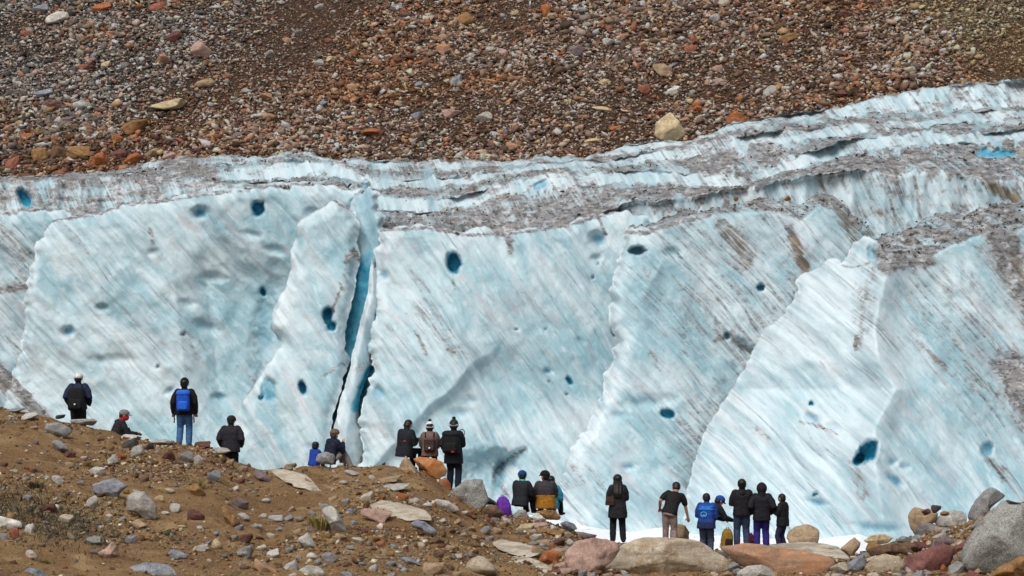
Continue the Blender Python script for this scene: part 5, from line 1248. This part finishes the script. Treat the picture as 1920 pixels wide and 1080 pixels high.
    def cap(s, col, brim=True, back=False):
        fr = (s.hr, s.hf, s.hu); h = s.head
        bv, bf = ICO[3]; q = bv.copy(); q[:, 2] = np.where(q[:, 2] < 0, q[:, 2] * .55, q[:, 2])
        v = q * np.array([.097, .117, .103]) @ np.stack(fr) + h + s.hu * .042
        v = (v - h) * s.hs + h; c = link('cap', make_mesh('cap', v, bf, cloth(col), True), s.root)
        if brim:
            d = s.hf * (-1 if back else 1); pts = []; n = 9
            for lv in (0, .010):
                for rr in (.75, 1.0):
                    for i in range(n):
                        a = math.pi * (.12 + .76 * i / (n - 1))
                        pts.append(h + s.hu * (.040 - lv - .022 * (rr - .75) * 4) + s.hr * math.cos(a) * .088 * (1 if rr < .9 else .98) + d * math.sin(a) * (.095 if rr < .9 else .175))
            f = []
            for lv in (0, 1):
                o = lv * 2 * n
                for i in range(n - 1):
                    t = (o + i, o + i + 1, o + n + i + 1, o + n + i); f.append(t if lv == 0 else t[::-1])
            for i in range(n - 1): f.append((n + i, n + i + 1, 3 * n + i + 1, 3 * n + i))
            for i in (0, n - 1): f.append((i, n + i, 3 * n + i, 2 * n + i))
            link('brim', make_mesh('brim', (np.array(pts) - h) * s.hs + h, f, cloth(col)), c)
        return s
    def beanie(s, col, pom=None, cuff=None, flaps=False):
        fr = (s.hr, s.hf, s.hu); h = s.head
        bv, bf = ICO[3]; q = bv.copy(); q[:, 2] = np.where(q[:, 2] < 0, q[:, 2] * .35, q[:, 2] * 1.12)
        v = q * np.array([.092, .106, .112]) @ np.stack(fr) + h + s.hu * .032
        v = (v - h) * s.hs + h; c = link('beanie', make_mesh('beanie', v, bf, cloth(col), True), s.root)
        if cuff:
            rg = [(h + s.hu * z_ - s.hf * .004, s.hr, s.hf, a, b) for z_, a, b in ((.0, .094, .108), (.02, .098, .112), (.045, .093, .107))]
            v, f = loft(rg, 20, 2); v = (v - h) * s.hs + h; link('cuff', make_mesh('cuff', v, f, cloth(cuff), True), c)
        if pom:
            v, f = ball(h + s.hu * .172, .038, .038, .036, fr, 2); v = v + .008 * fbm(v[:, 0] * 90, v[:, 1] * 90, v[:, 2] * 90, 3, 2)[:, None]
            v = (v - h) * s.hs + h; link('pompom', make_mesh('pompom', v, f, cloth(pom), True), c)
        return s
    def patch(s, h, x, w, hh, col, name='badge', on='jacket', d=.138):
        c = s.pelvis + s.up * h + s.rt * x - s.fw * d
        v, f = loft([(c - s.fw * .006, s.rt, s.up, w / 2, hh / 2), (c + s.fw * .03, s.rt, s.up, w / 2, hh / 2)], 12, 5)
        link(name, make_mesh(name, v, f, cloth(col)), s.parts[on]); return s
    def world(s, p):
        k = s.k; c, sn = math.cos(s.yaw), math.sin(s.yaw); q = np.asarray(p) * k
        return np.array([q[0] * c - q[1] * sn, q[0] * sn + q[1] * c, q[2]]) + np.array(s.root.location)
    def backpack(s, col, label, w=.30, h=.46, d=.17, accent=None, lid=None, dangling=False, dot=None, h0=-.02, tagcol=None):
        t = empty('backpack', s.root.location, label, 'backpack', rz=s.yaw); t.scale = s.root.scale
        b = s.pelvis + s.cfw * (-.125)
        q = lambda z_, sx, sy, oy=0: (b + s.up * (h0 + h * z_) - s.cfw * (d * .5 + oy), s.crt, s.cfw, w / 2 * sx, d / 2 * sy)
        v = fuse('pack_body', [loft([q(0, .80, .80), q(.05, .95, 1), q(.3, 1, 1.05), q(.6, 1, 1), q(.85, .92, .85), q(.96, .75, .65), q(1, .5, .4)], 24, 3.4)], cloth(col), t, .013, .006, 5, 1)
        fuse('front_pocket', [loft([q(.08, .62, .3, d * .52), q(.14, .74, .38, d * .52), q(.40, .74, .38, d * .50), q(.5, .6, .25, d * .48)], 20, 3.4)], cloth(accent or col), t, .012, .005, 7, 1)
        if lid: fuse('lid', [loft([q(.80, 1.02, 1.0), q(.86, 1.06, 1.08), q(.95, 1.0, 1.0), q(1.03, .7, .6)], 20, 3)], cloth(lid), t, .013, .005, 8, 1)
        for sg in (-1, 1):
            a = s.sh_c + s.crt * sg * .105
            fuse('shoulder_strap', [tube([s.pelvis + s.up * .42 - s.cfw * .13 + s.crt * sg * .10, a + s.up * .050 - s.cfw * .06, a + s.up * .062 + s.cfw * .02, a + s.cfw * .115 - s.up * .03, s.pelvis + s.up * .18 + s.crt * sg * .15 + s.cfw * .11, s.pelvis + s.up * .06 + s.crt * sg * .18 - s.cfw * .04], [.022] * 6, 8)], cloth('#1c1b1d'), t, .011, 0, 0, 0)
            if dangling:
                c = s.pelvis + s.crt * sg * .215 - s.cfw * .05
                fuse('strap_end', [tube([c + s.up * .06, c + V3(sg * .01, 0, -.30)], [.016, .016], 8)], cloth('#1c1b1d'), t, .010, 0, 0, 0)
        if dot:
            c = q(.27, 1, 1)[0] - s.cfw * (d * .5 + .075); vv, ff = ball(c, .024, .016, .024, (s.crt, s.cfw, s.up), 2)
            link('badge', make_mesh('badge', vv, ff, cloth(dot), True), t)
        if tagcol:
            c = q(.07, 1, 1)[0] - s.cfw * (d * .5 + .035) + s.crt * .07; vv, ff = loft([(c - s.cfw * .01, s.crt, s.up, .035, .022), (c + s.cfw * .03, s.crt, s.up, .035, .022)], 12, 5)
            link('tag', make_mesh('tag', vv, ff, cloth(tagcol)), t)
        return s

def prop(name, label, cat, loc):
    return empty(name, loc, label, cat)
YC = 59.6
# 1 white cap, black backpack, behind the crest
a = Fig(147, 700, 60.2, 'person in white cap and navy jacket with a black backpack, standing at far left', 1.74, hands=['pocket', 'pocket'], lean=4)
a.trousers('#23252e').shoes().jacket('#1f2740', puff=1.16).hair(vol=.93).cap('#cfd0d2').patch(.46, 0, .16, .05, '#d8d8d8', 'shirt_collar', d=.10)
a.backpack('#18181c', 'black backpack on the person with white cap', .38, .58, .2, h0=-.14, dot='#c9c9c9')
# 2 seated, grey cap, red scarf, looks right
a = Fig(232, 769, 59.5, 'person in grey cap with bright red scarf over the face, seated facing right', 1.66, yaw=-68, sit=True, pel=(0, 0, .16), feet=[(-.12, .44, .02), (.12, .46, .0)], lean=22, hands=[(.05, .34, -.30), (-.05, .34, -.30)], head=(8, 0, 0))
a.trousers('#1d1d22').shoes().jacket('#26262b', puff=1.1).hood('#26262b').hair(vol=.93).scarf('#b8201d', True).cap('#77767a')
# 3 blue backpack
a = Fig(346, 710, 59.45, 'person standing in black hooded jacket and blue jeans with a bright blue backpack', 1.72, hands=['down', 'down'], feet=[(-.12, 0, .085), (.10, .02, .085)])
a.trousers('#3f6390').shoes('#3a3230').jacket('#17171a', puff=1.15).hair().hood('#17171a').beanie('#141416')
a.backpack('#1d4fb8', 'bright blue backpack with hanging straps on the standing person in jeans', .30, .52, .18, accent='#2763d6', lid='#2a66d2', dangling=True, h0=.0)
# 4 dark cap behind crest
a = Fig(434, 780, 60.0, 'person in dark cap and plain dark jacket seen from behind the crest edge', 1.68, hands=['pocket', 'pocket'], head=(6, 12, 0), lean=5)
a.trousers('#1c1c22').shoes().jacket('#25242c', puff=1.25, hem=-.2).hair(vol=.93).cap('#2b2326')
# 5 child in blue
a = Fig(592, 828, 59.8, 'small child in bright blue jacket with black hair, seated beside an adult', 1.12, hs=1.5, yaw=-35, sit=True, pel=(0, 0, .16), feet=[(-.1, .4, .02), (.1, .42, .02)], hands=['lap', 'lap'], head=(6, -20, 0), lean=12)
a.trousers('#24242c').shoes().jacket('#1d3f9c', puff=1.12).hood('#1d3f9c').hair()
# 6 adult seated hand to face
a = Fig(627, 805, 59.6, 'person in navy jacket and grey trousers seated with a hand at the face', 1.66, yaw=-50, sit=True, pel=(0, 0, .18), feet=[(-.1, .50, .0), (.14, .52, .0)], lean=14, hands=['lap', 'face'], head=(4, -15, 0), skin=SKIN2)
a.trousers('#8b8a8a').shoes('#4a4644').jacket('#1b2033', puff=1.1).hood('#1b2033').hair(HAIRB).cap('#6b5c4a', brim=False)
# 7 man looking down
a = Fig(768, 789, 59.5, 'man with black hair in dark jacket looking down at his hands, left of the cairn', 1.74, yaw=-40, sit=True, pel=(0, 0, .42), hands=['phone', 'phone'], head=(34, -10, 0), lean=8, feet=[(-.12, .40, .0), (.14, .42, .0)])
a.trousers('#17171c').shoes().jacket('#1e2128', puff=1.18, hem=-.14).hair().patch(.25, .10, .06, .03, '#c8403a', 'badge', d=.142)
# 8 white pompom beanie, brown backpack
a = Fig(806, 792, 59.4, 'person in white pompom beanie and mottled brown jacket seated on the cairn', 1.62, sit=True, pel=(0, 0, .4), hands=['lap', 'lap'], lean=5, woman=True)
a.trousers('#2a2624').shoes().jacket('#6d5a52', puff=1.15).hair().beanie('#d9d9da', pom='#1a1a1c', cuff='#c9c9cc')
a.backpack('#3a2c28', 'small dark brown backpack with a white badge on the person in white beanie', .27, .36, .13, accent='#43332d', lid='#513f38', dot='#d8d4cc', h0=.02)
# 9 standing, patterned beanie, black pack
a = Fig(851, 788, 59.3, 'person standing in black and white patterned beanie with a large black backpack', 1.76, yaw=-12, hands=['pocket', 'front'], lean=3, head=(0, -12, 0), feet=[(-.10, .04, .085), (.10, -.02, .085)], woman=True)
a.trousers('#1d2434').shoes().jacket('#1c1e27', puff=1.16, hem=-.26).hair().beanie('#2a2b30', pom='#1b1b1e', cuff='#a9a9ac')
a.backpack('#17181b', 'large black backpack with red tag on the person in patterned beanie', .40, .54, .22, h0=.0, tagcol='#c32a35', lid='#1e1f24')
# a camera on a loop strap held up beside the beanie
# 10 seated with teal scarf
a = Fig(979, 883, 58.9, 'person in blue cap and teal scarf with dark jacket, seated on rocks', 1.66, yaw=-30, sit=True, pel=(0, 0, .3), hands=['lap', 'lap'], lean=10, head=(6, -30, 0))
a.trousers('#1b1b20').shoes().jacket('#23232b', puff=1.15).scarf('#3fa79c').hair(vol=.93).cap('#1f3f6e')
# 12 teal person hidden behind
a = Fig(1034, 892, 60.3, 'person in teal jacket mostly hidden behind the person in mustard jacket', 1.6, yaw=-20, sit=True, pel=(0, 0, .3), hands=['lap', 'lap'])
a.trousers('#23232a').shoes().jacket('#2f8fae', puff=1.1).hair()
# 11 mustard
a = Fig(1022, 883, 59.1, 'person in black cap and jacket with mustard yellow lower half, seated on rocks', 1.72, sit=True, pel=(0, 0, .3), hands=['lap', 'lap'], lean=3, head=(0, -35, 0))
a.trousers('#3a2d24').shoes().jacket('#39353a', puff=1.22, hem=-.12).panel('#96671f', -.13, .20, puff=1.30).hair(vol=.93).cap('#17171b')
# 13 woman
a = Fig(1158, 890, 59.3, 'woman with long black hair in long dark coat and black trousers standing alone', 1.70, hands=['front', 'front'], feet=[(-.11, 0, .085), (.13, .02, .085)], woman=True)
a.trousers('#1a1c22', 1.0).shoes().jacket('#242329', hem=-.29, flare=1.05, puff=1.14).hood('#242329').hair(long=.30, vol=1.12)
W13 = a
# 14 bending man
a = Fig(1266, 906, 59.3, 'man in black short sleeved shirt and greyish pink trousers bending to the right', 1.74, yaw=-8, lean=24, side=13, hands=[(-.16, -.02, -.40), (.10, .10, -.54)], head=(38, -18, 8), feet=[(-.10, .10, .085), (.10, -.10, .085)])
a.trousers('#8a7673', .92).shoes('#6b5a4c').jacket('#1c191b', hem=-.06, sleeve=.34, name='shirt', collar=False, puff=1.0).hair()
# 15 blue jacket
a = Fig(1324, 925, 59.3, 'man in two tone blue jacket with a round emblem on the back', 1.62, yaw=-14, hands=['front', 'front'], head=(14, -18, 0), lean=4)
a.trousers('#3a4358').shoes().jacket('#21428c', puff=1.2, hem=-.14).panel('#2470c4', .36, .47, 'yoke', 1.22).panel('#252d58', -.14, .05, 'lower_panel', 1.24).hair()
# emblem: ring with a peak in it
c = a.pelvis + a.up * .24 - a.fw * .178 - a.rt * .04
ring = []; n = 22
for i in range(n):
    an_ = 2 * math.pi * i / n
    for rr, dd in ((.058, 0), (.078, 0), (.078, .04), (.058, .04)): ring.append(c + a.rt * math.cos(an_) * rr + a.up * math.sin(an_) * rr + a.fw * dd)
fc = [(i * 4 + j, i * 4 + (j + 1) % 4, ((i + 1) % n) * 4 + (j + 1) % 4, ((i + 1) % n) * 4 + j) for i in range(n) for j in range(4)]
o_ = len(ring); tri_ = [(-.045, -.03), (.045, -.03), (.03, .0), (.012, .03), (0, .01), (-.015, .035)]
for dd in (0, .03): ring += [c + a.rt * x_ + a.up * y_ + a.fw * dd for x_, y_ in tri_]
fc += [tuple(o_ + j for j in range(6)), tuple(o_ + 6 + j for j in range(6))[::-1]] + [(o_ + j, o_ + (j + 1) % 6, o_ + 6 + (j + 1) % 6, o_ + 6 + j) for j in range(6)]
link('emblem', make_mesh('emblem', np.array(ring), fc, cloth('#5fb0ee')), a.parts['jacket'])
# 16 bending, blue hood
a = Fig(1351, 931, 59.7, 'person in blue cap and dark jacket bending and reaching forward', 1.66, yaw=-62, lean=30, hands=[(.02, .34, -.36), (-.02, .36, -.34)], head=(30, 0, 0), feet=[(-.1, .05, .085), (.1, -.08, .085)])
a.trousers('#1d1f27').shoes().jacket('#23242a', puff=1.14).hair().hood('#23242a').cap('#1d4aa0')
# 17
a = Fig(1391, 898, 59.3, 'tallest person of the standing group, in black jacket and blue jeans', 1.78, hands=['front', 'front'], feet=[(-.11, 0, .085), (.11, 0, .085)])
a.trousers('#35415c').shoes().jacket('#1d1c21', puff=1.12, hem=-.08).hair(vol=1.04).hood('#1d1c21')
# 18
a = Fig(1428, 906, 59.2, 'person in dark hooded jacket and purple blue trousers, hands in front', 1.70, hands=['pocket', 'pocket'], feet=[(-.11, 0, .085), (.11, 0, .085)])
a.trousers('#2c2470', 1.05).shoes('#241f3c').jacket('#1f1d24', puff=1.14, hem=-.16).hood('#1f1d24', True)
# 19 boy in profile
a = Fig(1464, 926, 59.3, 'boy in black jacket with lowered hood seen in profile facing left', 1.48, yaw=62, hands=['phone', 'phone'], head=(14, 18, 0), feet=[(-.1, .03, .085), (.1, -.05, .085)])
a.trousers('#2b2a48', .95).shoes().jacket('#1b1b20', puff=1.18, hem=-.2).hood('#1b1b20').hair()

# loose bags
def loose_pack(px, py, Y, w, h, d, col, acc, label, hood=False, tilt=0):
    t = empty('backpack', P(px, py, Y), label, 'backpack'); t.rotation_euler = (0, R(tilt), R(20))
    X_, Y_, Z_ = V3(1, 0, 0), V3(0, 1, 0), V3(0, 0, 1)
    q = lambda z_, sx, sy, oy=0: (Z_ * h * z_ - Y_ * oy, X_, Y_, w / 2 * sx, d / 2 * sy)
    fuse('pack_body', [loft([q(0, .85, .9), q(.1, 1, 1), q(.5, 1, 1), q(.8, .85, .8), q(1, .45, .4)], 20, 3)], cloth(col), t, .013, .012, 5, 1)
    fuse('front_pocket', [loft([q(.1, .6, .3, d * .45), q(.3, .7, .35, d * .48), q(.5, .6, .3, d * .45)], 16, 3)], cloth(acc), t, .012, .006, 5, 1)
    fuse('carry_loop', [tube([Z_ * h * .93 - X_ * .04, Z_ * h * 1.08 - X_ * .025, Z_ * h * 1.08 + X_ * .025, Z_ * h * .93 + X_ * .04], [.012] * 4, 8)], cloth('#1d1b20'), t, .009, 0, 0, 0)
loose_pack(947, 971, 58.3, .36, .54, .26, '#6a34a0', '#572788', 'purple backpack leaning on rocks beside the person in teal scarf', tilt=-8)
loose_pack(1362, 1028, 59.0, .30, .50, .24, '#8a6a2c', '#2c2620', 'mustard and black backpack standing at the feet of the group', tilt=4)
loose_pack(1408, 1026, 59.9, .18, .34, .16, '#b0526a', '#7a3a50', 'small pink bag standing behind the legs of the group')
# shoulder bag of the woman
t = empty('shoulder_bag', W13.world(W13.pelvis + V3(-.20, -.14, .14)), 'brown black shoulder bag at the left side of the long haired woman', 'bag')
fuse('bag_body', [loft([(V3(0, 0, -.10), V3(1, 0, 0), V3(0, 1, 0), .12, .055), (V3(0, 0, 0), V3(1, 0, 0), V3(0, 1, 0), .12, .06), (V3(.01, 0, .12), V3(1, 0, 0), V3(0, 1, 0), .10, .045)], 16, 3.5)], cloth('#3f3026'), t, .012, .006, 3, 1)
fuse('bag_strap', [tube([V3(-.05, .0, .10), V3(.02, -.02, .28), V3(.08, .06, .37), V3(.10, .2, .34)], [.012] * 4, 8)], cloth('#1f1a18'), t, .009, 0, 0, 0)
# camera on a strap beside the patterned beanie is too small to tell: a looped cord
cb_ = P(866, 812, 59.2)
lp = [cb_ + V3(.07 * math.cos(t_), 0, .10 * math.sin(t_)) for t_ in np.linspace(-1.2, 3.4, 12)]
cd = empty('camera_strap', cb_, 'looped black cord at the right of the patterned beanie', 'strap')
fuse('cord', [tube([p - cb_ for p in lp], [.011] * 12, 8)], cloth('#1a1a1d'), cd, .008, 0, 0, 0)

# ------------------------------------------------------------------ tufts of grass and low shrubs
def grass(px, py, w, h, cols, label, n=140, seed=1, name='grass_tuft', cat='grass tuft'):
    r = np.random.default_rng(seed); Y = hit(px, py + h * .45); c = P(px, py + h * .45, Y); S = Y / F
    v = []; f = []; cl = []
    pc = palette(r, n, cols, [1] * len(cols), .2)
    for i in range(n):
        a = r.uniform(0, 6.28); q = r.uniform(0, 1) ** .6 * w * .5 * S * .7; b = V3(q * math.cos(a), q * math.sin(a), -.02)
        L = h * S * r.uniform(.4, .85); out = V3(math.cos(a), math.sin(a), 0) * L * r.uniform(.2, .75)
        sd = V3(-math.sin(a + .5), math.cos(a + .5), 0) * .006 * r.uniform(.7, 1.6)
        m = b + out * .4 + V3(0, 0, L * .6); e = b + out + V3(0, 0, L * r.uniform(.7, 1))
        k = len(v); v += [b - sd, b + sd, m - sd * .9, m + sd * .9, e]; f += [(k, k + 1, k + 3, k + 2), (k + 2, k + 3, k + 4)]; cl += [pc[i]] * 5
    o = link(name, make_mesh(name, np.array(v), f, STONE, False, dict(col=np.array(cl))), None, c)
    return tag(o, label, cat)
grass(600, 972, 54, 44, ['#8d8760', '#a59c70', '#76704c', '#c8ae42', '#b5ab80'], 'tuft of dry yellow grass beside the tall pale grey rock', 340, 1)
grass(83, 1050, 22, 16, ['#7a6f22', '#8c8128', '#5f5a26'], 'small round yellow green tuft near the bottom left', 120, 2)
grass(168, 870, 22, 14, ['#7a7426', '#6b6a2c', '#8a7f30'], 'yellowish tuft above the whitish stone at left', 110, 3)
grass(150, 1078, 26, 14, ['#7a6f22', '#8c7428', '#5f5a26'], 'yellow tuft cut by the bottom edge at left', 110, 4)
grass(372, 903, 34, 26, ['#8a8056', '#a08a3c', '#6d6a4a'], 'thin dry tuft left of the blue grey stone', 120, 5)
grass(440, 1078, 60, 22, ['#7a7454', '#8f8766', '#5f5a42', '#8a7a3a'], 'dry grass clump at the bottom edge left of centre', 160, 6)
grass(68, 880, 30, 12, ['#5c5540', '#6d6550', '#4a4536'], 'small dark tuft on the soil below the crest at left', 90, 7)
grass(68, 905, 38, 26, ['#57523f', '#3f3b2e', '#6d6752'], 'dark dry twiggy plant on the soil at left', 160, 8)
r = np.random.default_rng(77); v = []; f = []; cl = []
for i in range(2600):
    px = r.normal(60, 80); py = r.normal(955, 26) + .25 * (px - 30)
    if not (-250 < px < 260) or py < float(crest_y(px)) + 25 or py > 1075: continue
    Y = hit(px, py); b = P(px, py, Y); a = r.uniform(0, 6.28); L = r.uniform(.05, .15)
    out = V3(math.cos(a), math.sin(a), 0) * L * .7; sd = V3(-math.sin(a), math.cos(a), .3) * .011
    k = len(v); v += [b - sd, b + sd, b + out + V3(0, 0, L)]; f.append((k, k + 1, k + 2)); cl += [palette(r, 1, ['#4f4f3c', '#5e5d48', '#3c3b2e', '#6a6a58'], [1] * 4)[0]] * 3
sh = link('ground_shrubs', make_mesh('ground_shrubs', np.array(v), f, STONE, False, dict(col=np.array(cl))))
tag(sh, 'low dark grey green ground cover on the slope at the left edge', 'ground cover', kind='stuff')
# ------------------------------------------------------------------ camera, sky, sun
cam = bpy.data.cameras.new('camera'); co_ = bpy.data.objects.new('camera', cam); COL.objects.link(co_)
co_.location = (0, 0, 0); co_.rotation_euler = (R(90), 0, 0)
cam.sensor_width = 36; cam.lens = 18 * F / 960; cam.clip_start = .5; cam.clip_end = 2000
scene.camera = co_
wd = bpy.data.worlds.new('World'); scene.world = wd; wd.use_nodes = True
nt = wd.node_tree; bg = nt.nodes['Background']
sky = nt.nodes.new('ShaderNodeTexSky'); sky.sky_type = 'NISHITA'; sky.sun_disc = False
EL, AZ = 52, 205        # sun high, behind the camera to the left, veiled by cloud
sky.sun_elevation = R(EL); sky.sun_rotation = R(AZ); sky.dust_density = 6; sky.air_density = 1.0; sky.ozone_density = .6
hs = nt.nodes.new('ShaderNodeHueSaturation'); hs.inputs['Saturation'].default_value = .35
nt.links.new(sky.outputs[0], hs.inputs['Color']); nt.links.new(hs.outputs[0], bg.inputs[0]); bg.inputs[1].default_value = .118
sl = bpy.data.lights.new('sun', 'SUN'); sl.energy = 1.35; sl.angle = R(38); sl.color = (1, .975, .94)
so = bpy.data.objects.new('sun', sl); COL.objects.link(so)
d = Vector((math.sin(R(AZ)) * math.cos(R(EL)), math.cos(R(AZ)) * math.cos(R(EL)), math.sin(R(EL))))
so.rotation_euler = d.to_track_quat('Z', 'Y').to_euler()
vs = scene.view_settings; scene.display_settings.display_device = 'sRGB'
vs.view_transform = 'Standard'; vs.look = 'None'; vs.gamma = 1; vs.exposure = 0.0
